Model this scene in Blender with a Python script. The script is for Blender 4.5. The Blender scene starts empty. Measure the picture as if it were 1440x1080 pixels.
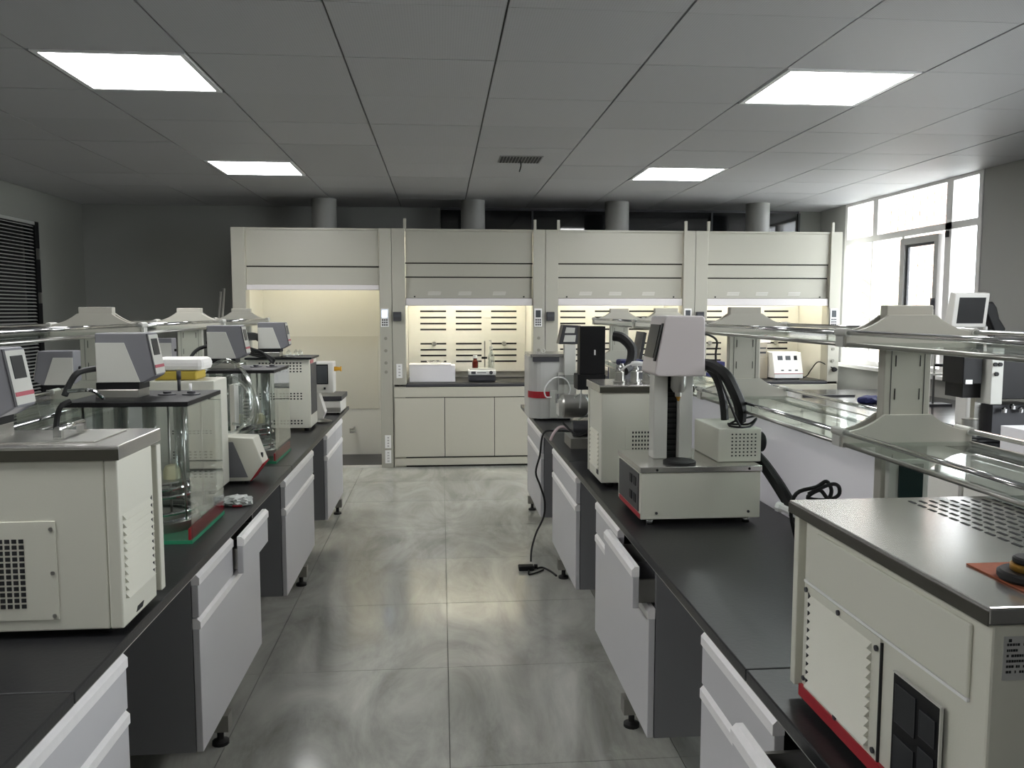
import bpy, bmesh, math, random
from mathutils import Vector, Matrix
random.seed(7)
C = bpy.context.scene.collection
S = bpy.context.scene
PI = math.pi

# ------------------------------------------------------------------ camera, world, light, exposure
cam_d = bpy.data.cameras.new('camera')
cam = bpy.data.objects.new('camera', cam_d)
C.objects.link(cam)
cam.location = (0, 0, 1.55)
cam.rotation_euler = (math.radians(90 - 5.057), 0, math.radians(-4.891))
cam_d.sensor_width = 36
cam_d.lens = 1164 / 1440 * 36
cam_d.clip_start = 0.05
S.camera = cam
S.view_settings.view_transform = 'Standard'
S.view_settings.look = 'None'
S.view_settings.gamma = 1
S.view_settings.use_curve_mapping = False
S.view_settings.exposure = 1.85
LAMP = 6.0          # ceiling light panels
HOODLAMP = 19.0      # tubes inside the fume hoods
SKY = 4.0
w = bpy.data.worlds.new('world')
S.world = w
w.use_nodes = True
nt = w.node_tree
bg = nt.nodes['Background']
bg.inputs[0].default_value = (0.93, 0.96, 1.0, 1)
bg.inputs[1].default_value = SKY

for py0, py1 in ((6.42, 8.70), (1.2, 4.0)):      # daylight portals in the far window opening and the assumed one
    ld = bpy.data.lights.new('daylight_portal', 'AREA'); ld.shape = 'RECTANGLE'; ld.size = py1 - py0; ld.size_y = 1.7
    ld.cycles.is_portal = True
    lo = bpy.data.objects.new('daylight_portal', ld); C.objects.link(lo)
    lo.location = (4.5, (py0+py1)/2, 1.84); lo.rotation_euler = (PI/2, 0, PI/2)

# ------------------------------------------------------------------ materials
def lin(h):
    r = [int(h[i:i + 2], 16) / 255 for i in (0, 2, 4)]
    return tuple(((c / 12.92) if c <= 0.04045 else ((c + 0.055) / 1.055) ** 2.4) for c in r) + (1,)

MATS = {}
def mat(name, col, rough=0.5, metal=0.0, spec=0.5, noise=0.0, scale=8.0, bump=0.0, bscale=60.0, emit=0.0, coat=0.0, aniso=0.0):
    if name in MATS:
        return MATS[name]
    m = bpy.data.materials.new(name)
    m.use_nodes = True
    t = m.node_tree
    b = t.nodes['Principled BSDF']
    c = lin(col)
    b.inputs['Base Color'].default_value = c
    b.inputs['Roughness'].default_value = rough
    b.inputs['Metallic'].default_value = metal
    b.inputs['Specular IOR Level'].default_value = spec
    b.inputs['Coat Weight'].default_value = coat
    if emit:
        b.inputs['Emission Color'].default_value = c
        b.inputs['Emission Strength'].default_value = emit
    if noise or bump:
        tc = t.nodes.new('ShaderNodeTexCoord')
        if noise:
            n = t.nodes.new('ShaderNodeTexNoise')
            n.inputs['Scale'].default_value = scale
            n.inputs['Detail'].default_value = 4
            t.links.new(tc.outputs['Object'], n.inputs['Vector'])
            r = t.nodes.new('ShaderNodeMixRGB')
            r.inputs[1].default_value = tuple(v * (1 - noise) for v in c[:3]) + (1,)
            r.inputs[2].default_value = tuple(min(1, v * (1 + noise)) for v in c[:3]) + (1,)
            t.links.new(n.outputs['Fac'], r.inputs[0])
            t.links.new(r.outputs[0], b.inputs['Base Color'])
        if bump:
            n2 = t.nodes.new('ShaderNodeTexNoise')
            n2.inputs['Scale'].default_value = bscale
            t.links.new(tc.outputs['Object'], n2.inputs['Vector'])
            bp = t.nodes.new('ShaderNodeBump')
            bp.inputs['Strength'].default_value = bump
            bp.inputs['Distance'].default_value = 0.002
            t.links.new(n2.outputs['Fac'], bp.inputs['Height'])
            t.links.new(bp.outputs[0], b.inputs['Normal'])
    MATS[name] = m
    return m

def glass(name, col, base=0.06, rough=0.02, top=0.75):
    m = bpy.data.materials.new(name)
    m.use_nodes = True
    t = m.node_tree
    t.nodes.remove(t.nodes['Principled BSDF'])
    out = t.nodes['Material Output']
    tr = t.nodes.new('ShaderNodeBsdfTransparent')
    tr.inputs[0].default_value = col
    gl = t.nodes.new('ShaderNodeBsdfGlossy')
    gl.inputs['Roughness'].default_value = rough
    gl.inputs[0].default_value = (0.95, 0.97, 0.96, 1)
    fr = t.nodes.new('ShaderNodeLayerWeight')
    fr.inputs[0].default_value = 0.25
    mr = t.nodes.new('ShaderNodeMapRange')
    mr.inputs['To Min'].default_value = base
    mr.inputs['To Max'].default_value = top
    mx = t.nodes.new('ShaderNodeMixShader')
    t.links.new(fr.outputs['Facing'], mr.inputs['Value'])
    t.links.new(mr.outputs[0], mx.inputs[0])
    t.links.new(tr.outputs[0], mx.inputs[1])
    t.links.new(gl.outputs[0], mx.inputs[2])
    t.links.new(mx.outputs[0], out.inputs[0])
    return m

M = dict(
    wall=mat('wall_paint', 'a3a39f', 0.8, noise=0.03, scale=2),
    backwall=mat('back_wall_paint', '888985', 0.7, noise=0.05, scale=2),
    ctile=None, floor=None,
    groove=mat('ceiling_grid', '45453f', 0.6),
    lampframe=mat('lamp_frame', 'e6e6e6', 0.4),
    lamp=mat('lamp_diffuser', 'ffffff', 0.5, emit=LAMP),
    white=mat('white_enamel', 'dcdad4', 0.35, noise=0.02, scale=3),
    bathpaint=mat('instrument_paint', 'd6d5c8', 0.4, bump=0.08, bscale=300, noise=0.02, scale=4),
    hood=mat('hood_paint', 'aeaca0', 0.42, noise=0.03, scale=2),
    hooddark=mat('hood_reveal', '8b897e', 0.5),
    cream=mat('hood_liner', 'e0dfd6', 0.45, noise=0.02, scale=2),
    hoodcab=mat('hood_cabinet', 'c3c0b2', 0.42, noise=0.02, scale=2),
    worktop=mat('black_epoxy_worktop', '232325', 0.36, noise=0.06, scale=3, bump=0.15, bscale=90),
    door=mat('cabinet_front', 'c6c5c8', 0.38, noise=0.02, scale=3),
    grip=mat('aluminium_grip', 'f2f0f0', 0.35, metal=0.0, noise=0.05, scale=40),
    carcass=mat('carcass_shade_grey', '77777a', 0.5, noise=0.03, scale=3),  # door grey darkened for the carcass, its shade put into the colour
    frame=mat('grey_steel_frame', '85837c', 0.5),
    rubber=mat('black_rubber', '141414', 0.6, bump=0.1),
    black=mat('black_plastic', '0e0e10', 0.5, spec=0.3),
    dark=mat('dark_gap', '0b0b0c', 0.8),
    darkgrey=mat('dark_grey_plastic', '3b3b3f', 0.45),
    midgrey=mat('grey_blue_plastic', '77777c', 0.45, noise=0.02),
    lightgrey=mat('light_grey_plastic', 'c4c4bd', 0.45, noise=0.02),
    steel=mat('brushed_steel', 'b5b4ae', 0.28, metal=0.9, noise=0.08, scale=14, bump=0.05, bscale=120),
    steeltop=mat('stainless_lid', 'cbc9c5', 0.22, metal=0.9, noise=0.06, scale=6, bump=0.04, bscale=90),
    chrome=mat('chrome', 'dddddd', 0.1, metal=1.0),
    rack=mat('rack_paint', 'b4b1a6', 0.45, noise=0.03, scale=5),
    red=mat('red_strip', 'a8202c', 0.4),
    redprint=mat('red_print', 'b0505c', 0.5),
    screen=mat('dark_screen', '26282b', 0.3, spec=0.3),
    screenlight=mat('lit_screen', 'b8d4f0', 0.3, emit=0.8),
    screengrey=mat('grey_screen', '4c4f53', 0.35, spec=0.3),
    green=mat('green_mat', '2f8f68', 0.4, noise=0.1, scale=20),
    amber=mat('amber_glass', '5a1508', 0.1, spec=0.8),
    yellow=mat('yellow_plastic', 'd09a1c', 0.4),
    yellowfoam=mat('yellow_foam', 'b9a23c', 0.6),
    foam=mat('white_foam', 'f0eeea', 0.6, noise=0.02),
    card=mat('white_card', 'eae8ea', 0.6, noise=0.03),
    orange=mat('cork_mat', '8f4a2c', 0.8, noise=0.2, scale=60, bump=0.3),
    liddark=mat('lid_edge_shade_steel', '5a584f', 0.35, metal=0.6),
    brass=mat('brass', 'b98d45', 0.35, metal=0.9),
    ivory=mat('ivory_cap', 'dcd6b0', 0.5),
    blue=mat('navy_cloth', '24285a', 0.7),
    whiteplastic=mat('white_plastic', 'eeeeec', 0.4),
    clear=glass('clear_glass', (0.93, 0.945, 0.94, 1), 0.05),
    shelfglass=glass('shelf_glass', (0.90, 0.94, 0.92, 1), 0.08, 0.02, 0.5),
    tubeglass=glass('tube_glass', (0.82, 0.85, 0.84, 1), 0.16, 0.05),
    pane=glass('window_pane', (0.97, 0.98, 0.98, 1), 0.03),
    hose=glass('clear_hose', (0.85, 0.87, 0.85, 1), 0.2, 0.15),
    pvc=mat('window_frame_white', 'e4e2e0', 0.4),
    blind=mat('blind_slat', '9c9c98', 0.4),
    blackglass=mat('dark_glass', '1b1c1d', 0.04, spec=0.6),
    duct=mat('duct_grey', '8d8d89', 0.5),
    paper=mat('paper_print', 'cfcfcf', 0.7),
    ink=mat('ink', '202022', 0.7),
    inkred=mat('ink_red', 'b84848', 0.7),
    brick=mat('outside_brick', 'c9a594', 0.8, noise=0.15, scale=3),
    mortar=mat('outside_mortar', 'dcd4cc', 0.8),
    leaf=mat('outside_leaf', '8c9a66', 0.7, noise=0.3, scale=5),
    ground=mat('outside_paving', 'cfcfca', 0.9),
)

# frosted white acrylic: lets the window light through
m = bpy.data.materials.new('frosted_acrylic'); m.use_nodes = True; t = m.node_tree
t.nodes.remove(t.nodes['Principled BSDF'])
df = t.nodes.new('ShaderNodeBsdfDiffuse'); tl = t.nodes.new('ShaderNodeBsdfTranslucent'); mx = t.nodes.new('ShaderNodeMixShader')
df.inputs[0].default_value = lin('d8d8d6'); tl.inputs[0].default_value = lin('f0ecee'); mx.inputs[0].default_value = 0.4
t.links.new(df.outputs[0], mx.inputs[1]); t.links.new(tl.outputs[0], mx.inputs[2]); t.links.new(mx.outputs[0], t.nodes['Material Output'].inputs[0])
M['acrylic'] = m

# ceiling tile: pale metal panel with a fine pin-hole texture
m = mat('ceiling_tile_metal', 'a5a5a3', 0.55, spec=0.4); M['ctile'] = m
t = m.node_tree; b = t.nodes['Principled BSDF']
tc = t.nodes.new('ShaderNodeTexCoord'); oi = t.nodes.new('ShaderNodeObjectInfo')
vo = t.nodes.new('ShaderNodeTexVoronoi'); vo.inputs['Scale'].default_value = 90; vo.inputs['Randomness'].default_value = 0
t.links.new(tc.outputs['Object'], vo.inputs['Vector'])
cr = t.nodes.new('ShaderNodeMapRange'); cr.inputs[1].default_value = 0.12; cr.inputs[2].default_value = 0.3; cr.inputs[3].default_value = 0.82; cr.inputs[4].default_value = 1.0
t.links.new(vo.outputs['Distance'], cr.inputs[0])
vr = t.nodes.new('ShaderNodeMapRange'); vr.inputs[3].default_value = 0.94; vr.inputs[4].default_value = 1.04
t.links.new(oi.outputs['Random'], vr.inputs[0])
mu = t.nodes.new('ShaderNodeMath'); mu.operation = 'MULTIPLY'
t.links.new(cr.outputs[0], mu.inputs[0]); t.links.new(vr.outputs[0], mu.inputs[1])
mx = t.nodes.new('ShaderNodeMixRGB'); mx.blend_type = 'MULTIPLY'; mx.inputs[0].default_value = 1
mx.inputs[1].default_value = lin('adadaf')
t.links.new(mu.outputs[0], mx.inputs[2]); t.links.new(mx.outputs[0], b.inputs['Base Color'])

# polished cloudy stone floor tile
m = mat('floor_tile_stone', '8f9087', 0.16, spec=1.0); M['floor'] = m
t = m.node_tree; b = t.nodes['Principled BSDF']
gm = t.nodes.new('ShaderNodeNewGeometry')
oi = t.nodes.new('ShaderNodeObjectInfo')
mp = t.nodes.new('ShaderNodeMapping'); mp.inputs['Rotation'].default_value = (0, 0, math.radians(38)); mp.inputs['Scale'].default_value = (2.4, 0.8, 1)
t.links.new(gm.outputs['Position'], mp.inputs['Vector'])
n1 = t.nodes.new('ShaderNodeTexNoise'); n1.inputs['Scale'].default_value = 1.1; n1.inputs['Detail'].default_value = 8; n1.inputs['Distortion'].default_value = 1.2; n1.inputs['Roughness'].default_value = 0.62
t.links.new(mp.outputs[0], n1.inputs['Vector'])
ramp = t.nodes.new('ShaderNodeValToRGB')
ramp.color_ramp.elements[0].position = 0.3; ramp.color_ramp.elements[0].color = lin('8a8a84')
ramp.color_ramp.elements[1].position = 0.72; ramp.color_ramp.elements[1].color = lin('cacac2')
e = ramp.color_ramp.elements.new(0.5); e.color = lin('adada6')
t.links.new(n1.outputs['Fac'], ramp.inputs[0])
n2 = t.nodes.new('ShaderNodeTexNoise'); n2.inputs['Scale'].default_value = 2.6; n2.inputs['Detail'].default_value = 10; n2.inputs['Roughness'].default_value = 0.7; n2.inputs['Distortion'].default_value = 0.8
t.links.new(mp.outputs[0], n2.inputs['Vector'])
r2 = t.nodes.new('ShaderNodeValToRGB')
for el, p, c in zip(r2.color_ramp.elements, (0.52, 0.68), ((0, 0, 0, 1), (1, 1, 1, 1))):
    el.position = p; el.color = c
t.links.new(n2.outputs['Fac'], r2.inputs[0])
mf = t.nodes.new('ShaderNodeMath'); mf.operation = 'MULTIPLY'; mf.inputs[1].default_value = 0.45
t.links.new(r2.outputs[0], mf.inputs[0])
mx = t.nodes.new('ShaderNodeMixRGB'); mx.inputs[2].default_value = lin('c0c2b8')
t.links.new(mf.outputs[0], mx.inputs[0]); t.links.new(ramp.outputs[0], mx.inputs[1])
t.links.new(mx.outputs[0], b.inputs['Base Color'])
n3 = t.nodes.new('ShaderNodeTexNoise'); n3.inputs['Scale'].default_value = 3; n3.inputs['Detail'].default_value = 3
t.links.new(gm.outputs['Position'], n3.inputs['Vector'])
rr = t.nodes.new('ShaderNodeMapRange'); rr.inputs[3].default_value = 0.05; rr.inputs[4].default_value = 0.20
t.links.new(n3.outputs['Fac'], rr.inputs[0]); t.links.new(rr.outputs[0], b.inputs['Roughness'])

# ------------------------------------------------------------------ mesh helpers
class B:
    def __init__(s): s.bm = bmesh.new()
    def box(s, x0, x1, y0, y1, z0, z1):
        v = [s.bm.verts.new(p) for p in ((x0,y0,z0),(x1,y0,z0),(x1,y1,z0),(x0,y1,z0),(x0,y0,z1),(x1,y0,z1),(x1,y1,z1),(x0,y1,z1))]
        for f in ((3,2,1,0),(4,5,6,7),(0,1,5,4),(1,2,6,5),(2,3,7,6),(3,0,4,7)): s.bm.faces.new([v[i] for i in f])
        return s
    def prism(s, pts, axis, a, b):
        # pts: 2-D outline; axis 'y': (x,z); 'x': (y,z); 'z': (x,y)
        def mk(p, q): return {'y': (p[0], q, p[1]), 'x': (q, p[0], p[1]), 'z': (p[0], p[1], q)}[axis]
        v0 = [s.bm.verts.new(mk(p, a)) for p in pts]; v1 = [s.bm.verts.new(mk(p, b)) for p in pts]
        n = len(pts)
        s.bm.faces.new(v0[::-1]); s.bm.faces.new(v1)
        for i in range(n): s.bm.faces.new((v0[i], v0[(i+1) % n], v1[(i+1) % n], v1[i]))
        return s
    def tube(s, pts, r, seg=8, smooth=True, closed=False):
        P = [Vector(p) for p in pts]
        if smooth and len(P) > 2:
            Q = []
            n = len(P)
            for i in range(n - 1):
                p0, p1, p2, p3 = P[max(i-1, 0)], P[i], P[i+1], P[min(i+2, n-1)]
                for k in range(5):
                    u = k / 5
                    Q.append(0.5 * ((2*p1) + (p2-p0)*u + (2*p0-5*p1+4*p2-p3)*u*u + (3*p1-p0-3*p2+p3)*u**3))
            Q.append(P[-1]); P = Q
        rings = []; up = None
        for i, p in enumerate(P):
            d = (P[min(i+1, len(P)-1)] - P[max(i-1, 0)]).normalized()
            if up is None:
                up = Vector((0,0,1)) if abs(d.z) < 0.9 else Vector((1,0,0))
            a = d.cross(up).normalized(); bb = a.cross(d).normalized(); up = bb
            rr = r[i * len(r) // len(P)] if isinstance(r, (list, tuple)) else r
            rings.append([s.bm.verts.new(p + (a*math.cos(2*PI*k/seg) + bb*math.sin(2*PI*k/seg)) * rr) for k in range(seg)])
        for A, D in zip(rings, rings[1:]):
            for k in range(seg): 
                f = s.bm.faces.new((A[k], A[(k+1) % seg], D[(k+1) % seg], D[k])); f.smooth = True
        s.bm.faces.new(rings[0][::-1]); s.bm.faces.new(rings[-1])
        return s
    def lathe(s, prof, c, seg=20, axis='z'):
        # prof: (radius, height) pairs from bottom to top
        rings = []
        for r, h in prof:
            rg = []
            for k in range(seg):
                a = 2*PI*k/seg; u, v = max(r, 1e-4)*math.cos(a), max(r, 1e-4)*math.sin(a)
                p = {'z': (u, v, h), 'y': (u, h, v), 'x': (h, u, v)}[axis]
                rg.append(s.bm.verts.new((c[0]+p[0], c[1]+p[1], c[2]+p[2])))
            rings.append(rg)
        for A, D in zip(rings, rings[1:]):
            for k in range(seg):
                f = s.bm.faces.new((A[k], A[(k+1) % seg], D[(k+1) % seg], D[k])); f.smooth = True
        s.bm.faces.new(rings[0][::-1]); s.bm.faces.new(rings[-1])
        return s
    def torus(s, c, R, r, axis='z', seg=24, sub=6, squash=1.0):
        rings = []
        for i in range(seg):
            a = 2*PI*i/seg; rg = []
            for k in range(sub):
                bt = 2*PI*k/sub; q = R + r*math.cos(bt); h = r*math.sin(bt)
                u, v = q*math.cos(a), q*math.sin(a)*squash
                p = {'z': (u, v, h), 'y': (u, h, v), 'x': (h, u, v)}[axis]
                rg.append(s.bm.verts.new((c[0]+p[0], c[1]+p[1], c[2]+p[2])))
            rings.append(rg)
        for i in range(seg):
            A, D = rings[i], rings[(i+1) % seg]
            for k in range(sub):
                f = s.bm.faces.new((A[k], A[(k+1) % sub], D[(k+1) % sub], D[k])); f.smooth = True
        return s
    def done(s, name, material, parent=None, bevel=0, off=None, kind=None, label=None, mod=None):
        o = off
        if o is None:
            r = parent
            while r is not None and r.parent is not None: r = r.parent
            o = r.get('_o', (0,0,0)) if r is not None else (0,0,0)
        bmesh.ops.recalc_face_normals(s.bm, faces=s.bm.faces)
        for e in s.bm.edges:
            if len(e.link_faces) == 2 and e.calc_face_angle(0) > .6: e.smooth = False
        if any(o): bmesh.ops.translate(s.bm, verts=s.bm.verts, vec=(-o[0], -o[1], -o[2]))
        me = bpy.data.meshes.new(name); s.bm.to_mesh(me); s.bm.free()
        me.materials.append(material)
        ob = bpy.data.objects.new(name, me); C.objects.link(ob)
        if parent is not None: ob.parent = parent
        elif off is not None: ob.location = off
        if bevel:
            bv = ob.modifiers.new('bevel', 'BEVEL'); bv.width = bevel; bv.segments = 2; bv.limit_method = 'ANGLE'; bv.angle_limit = 0.6
        if kind: ob['kind'] = kind
        if label: ob['label'] = label
        return ob

def tag(o, label, cat, group=None):
    o['label'] = label; o['category'] = cat
    if group: o['group'] = group
    return o
def thing(name, label, cat, loc=(0,0,0), group=None):
    o = bpy.data.objects.new(name, None); C.objects.link(o)
    o.empty_display_size = 0.05
    o.location = loc; o['_o'] = tuple(float(v) for v in loc)
    return tag(o, label, cat, group)
def kids(o): return [c for c in bpy.data.objects if c.parent == o]
def dup(root, loc, rz=0, label=None, group=None):
    def cp(o, p):
        c = o.copy(); C.objects.link(c); c.parent = p
        for k in kids(o): cp(k, c)
        return c
    r = cp(root, None); r.location = loc; r.rotation_euler = (0,0,rz)
    if label: r['label'] = label
    if group: r['group'] = group
    return r
def struct(o): o['kind'] = 'structure'; return o
def single(b, name, m, label, cat, loc, group=None, bevel=0):
    return tag(b.done(name, m, off=loc, bevel=bevel), label, cat, group)

XL, XR, YF, YB, ZC = -3.8, 4.36, -2.4, 9.3, 2.682

# ------------------------------------------------------------------ room shell
fl = struct(B().box(XL-.1, XR+.1, YF-.1, YB+.1, -.2, -.006).done('floor', mat('floor_grout', '5c5d57', 0.7)))
tm = B().box(-.3985, .3985, -.3985, .3985, -.006, 0).bm
me = bpy.data.meshes.new('floor_tile'); bmesh.ops.recalc_face_normals(tm, faces=tm.faces); tm.to_mesh(me); tm.free(); me.materials.append(M['floor'])
for i in range(-5, 6):
    for j in range(-4, 8):
        x, y = .02 + .4 + .8*i, 3.5 + .4 + .8*j
        if x < XL-.3 or x > XR+.3 or y < 0.4: continue
        o = bpy.data.objects.new('floor_tile', me); C.objects.link(o); o.parent = fl; o.location = (x, y, 0)
B().box(XL, XR, YF, 0.3, -.006, 0).done('floor_slab', M['floor'], fl)

ce = struct(B().box(XL-.1, XR+.1, YF-.1, YB+.1, ZC+.012, ZC+.2).done('ceiling', M['groove']))
CX, CY = .683, .668
def ctile(x0, x1, y0, y1, z=0.0):
    return B().box(x0+.0035, x1-.0035, y0+.002, y1-.002, ZC, ZC+.012)
tm = B().box(-CX/2+.0045, CX/2-.0045, -CY/2+.0022, CY/2-.0022, 0, .012).bm
me = bpy.data.meshes.new('ceiling_tile'); bmesh.ops.recalc_face_normals(tm, faces=tm.faces); tm.to_mesh(me); tm.free(); me.materials.append(M['ctile'])
lamps = {(-3, 0), (-3, 4), (2, 0), (2, 4), (-3, -4), (2, -4)}   # (-3,-8),(2,-8) lie in the board behind the camera
for i in range(-6, 7):
    x0 = .257 + CX*i; x1 = x0 + CX
    for j in range(-5, 9):
        if (i, j) in lamps: continue
        y0 = 3.87 + CY*j; y1 = y0 + CY
        if x0 < XL - .02 or x1 > XR or y1 > YB:
            a, c_, d, e_ = max(x0, XL), min(x1, XR), y0, min(y1, YB)
            if c_ - a < .05 or e_ - d < .05: continue
            ctile(a, c_, d, e_).done('ceiling_tile', M['ctile'], ce)
        else:
            o = bpy.data.objects.new('ceiling_tile', me); C.objects.link(o); o.parent = ce; o.location = ((x0+x1)/2, (y0+y1)/2, ZC + random.uniform(-.001, .001))
yl = 3.87-8*CY
bd = B().box(XL, XR, YF, yl, ZC, ZC+.012).box(XL, XR, yl+CY, 3.87-5*CY-.01, ZC, ZC+.012)
for a, c_ in ((XL, .257-3*CX), (.257-2*CX, XR)): bd.box(a, c_, yl, yl+CY, ZC, ZC+.012)
bd.done('ceiling_board', M['ctile'], ce)

# light panels; those out of view are assumed, added to light the scene
names = {(-3, 0): 'bright square ceiling light panel, nearer one on the left side', (-3, 4): 'bright square ceiling light panel, farther one on the left side',
         (2, 0): 'bright square ceiling light panel, nearer one on the right side', (2, 4): 'bright square ceiling light panel, farther one on the right side',
         (-3, -4): 'assumed unseen ceiling light panel above the near left bench end', (2, -4): 'assumed unseen ceiling light panel above the near right bench end',
         (-3, -8): 'added unseen ceiling light panel behind the camera, left'}
for (i, j), lb in names.items():
    x0 = .257 + CX*i; y0 = 3.87 + CY*j
    r = thing('ceiling_light', lb, 'ceiling light', (x0+CX/2, y0+CY/2, ZC), 'square ceiling light panels')
    f = B()
    a, c_, d, e_ = x0+.012, x0+CX-.012, y0+.01, y0+CY-.01
    k = .026
    f.box(a, c_, d, d+k, ZC-.004, ZC+.01).box(a, c_, e_-k, e_, ZC-.004, ZC+.01).box(a, a+k, d+k, e_-k, ZC-.004, ZC+.01).box(c_-k, c_, d+k, e_-k, ZC-.004, ZC+.01)
    f.done('lamp_frame', M['lampframe'], r)
    B().box(a+k, c_-k, d+k, e_-k, ZC-.001, ZC+.008).done('diffuser', M['lamp'], r)

# walls
struct(B().box(XL-.15, XL, YF, 5.6, 0, ZC+.011).box(XL-.15, XL, 5.6, 8.25, 2.38, ZC+.011).box(XL-.15, XL, 8.25, YB, 0, ZC+.011).done('wall_left', mat('left_wall_paint', '84857f', .75, noise=.05, scale=2)))
struct(B().box(XL, XR, YB, YB+.15, 0, 2.30).box(XL, -.0, YB, YB+.15, 2.30, ZC+.01).box(4.1, XR, YB, YB+.15, 2.3, ZC+.01).box(-.0, 4.1, YB+.06, YB+.15, 2.3, ZC+.01).done('wall_back', M['backwall']))
struct(B().box(XL, XR, YF-.15, YF, 0, ZC+.011).done('wall_front', M['wall']))
WZ0, WZ1, WY0, WY1 = .99, ZC+.011, 6.42, 8.70
struct(B().box(XR, XR+.2, YF, 1.2, 0, ZC+.011).box(XR, XR+.2, 1.2, 4.0, 0, WZ0).box(XR, XR+.2, 4.0, WY0, 0, ZC+.011).box(XR, XR+.2, WY0, WY1, 0, WZ0).box(XR, XR+.2, WY1, YB, 0, ZC+.011).done('wall_right', M['wall']))
# assumed window on the same wall, out of view, added to light the room
wn = B()
for a, c_ in ((1.2, 1.28), (2.6, 2.68), (3.95, 4.0)): wn.box(XR, XR+.06, a, c_, WZ0, WZ1+.01)
wn.box(XR, XR+.06, 1.28, 3.95, 2.245, 2.305).box(XR, XR+.06, 1.28, 3.95, WZ0, WZ0+.05).box(XR, XR+.06, 1.28, 3.95, WZ1-.04, WZ1+.01)
wn = struct(wn.done('window_4_assumed', M['pvc']))
for a, c_ in ((1.28, 2.6), (2.68, 3.95)):
    B().box(XR+.02, XR+.026, a, c_, WZ0+.05, 2.245).done('pane', M['pane'], wn); B().box(XR+.02, XR+.026, a, c_, 2.305, WZ1-.04).done('pane', M['pane'], wn)
# dark clerestory glazing above the fume hoods
wn = struct(B().box(0, 4.1, YB+.01, YB+.06, 2.30, 2.35).box(0, 4.1, YB+.01, YB+.06, 2.66, ZC+.01).done('window_1', M['darkgrey']))
for k in range(4):
    B().box(.01+1.025*k, 1.015+1.025*k, YB+.012, YB+.022, 2.35, 2.66).done('dark_pane', M['blackglass'], wn)
    B().box(1.015+1.025*k, 1.035+1.025*k, YB-.005, YB+.03, 2.35, 2.66).done('mullion', M['darkgrey'], wn)
# big window in the right wall
wn = B()
y = lambda a, c_, z0, z1, d=0: wn.box(XR-.01+d, XR+.06+d, a, c_, z0, z1)
y(WY0, WY0+.05, WZ0, WZ1-.002); y(WY1-.05, WY1, WZ0, WZ1-.002)
y(WY0+.05, WY1-.05, WZ1-.04, WZ1-.002); y(WY0+.05, WY1-.05, WZ0, WZ0+.05)
y(WY0+.05, WY1-.05, 2.245, 2.305)
y(8.03, 8.12, 2.305, WZ1-.04); y(6.81, 6.90, WZ0+.05, WZ1-.04); y(8.10, 8.13, WZ0+.05, 2.245)
wn = struct(wn.done('window_2', M['pvc']))
for (a, c_, z0, z1) in ((WY0+.05, 6.81, WZ0+.05, 2.245), (6.90, 7.50, WZ0+.05, 2.245), (7.58, 8.10, WZ0+.05, 2.245), (8.13, WY1-.05, WZ0+.05, 2.245),
                        (WY0+.05, 6.81, 2.305, WZ1-.04), (6.90, 8.03, 2.305, WZ1-.04), (8.12, WY1-.05, 2.305, WZ1-.04)):
    if a == 6.90 and z0 < 2: continue
    B().box(XR+.02, XR+.026, a, c_, z0, z1).done('pane', M['pane'], wn)
# casement sash
mg = mat('sash_grey', 'b4b3b1', 0.4)
s_ = B()
for q in ((6.93, 7.53, 1.06, 1.12), (6.93, 7.53, 2.16, 2.22), (6.93, 6.99, 1.12, 2.16), (7.46, 7.53, 1.12, 2.16)):
    s_.box(XR-.05, XR+.01, *q)
sash = s_.done('casement_sash', mg, wn)
B().box(XR-.012, XR-.006, 6.99, 7.46, 1.12, 2.16).done('sash_pane', M['pane'], sash)
B().box(XR-.03, XR-.012, 7.425, 7.46, 1.12, 2.16).done('sash_seal', M['darkgrey'], sash)
B().box(XR-.03, XR-.012, 6.99, 7.425, 2.135, 2.16).done('sash_seal', M['darkgrey'], sash)
B().box(XR-.012, XR+.06, 7.53, 7.57, WZ0+.05, 2.245).done('casement_post', M['pvc'], wn)
B().box(XR-.08, XR-.05, 6.945, 6.965, 1.56, 1.66).done('window_handle', M['darkgrey'], wn)
B().box(XR-.03, XR-.012, 6.84, 6.87, 2.18, 2.235).done('window_latch', M['black'], wn)
struct(B().box(XR-.10, XR+.02, WY0-.02, WY1+.02, WZ0-.035, WZ0).done('trim_1', M['pvc'], bevel=.004))
struct(B().box(XL, XL+.012, YF, 5.6, 0, .1).box(XL, XL+.012, 8.3, YB, 0, .1).done('baseboard_left', M['darkgrey']))

# left glazed partition with blinds
wn = struct(B().box(XL-.05, XL+.03, 5.60, 5.66, 0, 2.38).box(XL-.05, XL+.03, 8.17, 8.25, 0, 2.38).box(XL-.05, XL+.03, 5.66, 8.17, 2.34, 2.38).box(XL-.05, XL+.03, 5.66, 8.17, 0, .08).box(XL-.05, XL+.03, 6.9, 6.95, .08, 2.34).done('window_3', M['black']))
for a, c_ in ((5.66, 6.9), (6.95, 8.17)):
    B().box(XL-.03, XL-.02, a, c_, .08, 2.34).done('dark_pane', M['blackglass'], wn)
for z in (1.67, 2.08): B().box(XL+.03, XL+.05, 8.18, 8.21, z-.05, z+.05).done('hinge', M['steel'], wn)
bl = thing('venetian_blind', 'dark grey horizontal slat blind on the left glazed partition', 'blind', (XL+.03, 7.0, 1.2))
B().box(XL+.012, XL+.045, 5.68, 8.14, 2.345, 2.375).done('head_rail', M['blind'], bl)
sm = B().bm
bb = B().box(-.009, .009, -1.22, 1.22, -.0006, .0006)
bmesh.ops.rotate(bb.bm, verts=bb.bm.verts, cent=(0,0,0), matrix=Matrix.Rotation(math.radians(38), 3, 'Y'))
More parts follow.
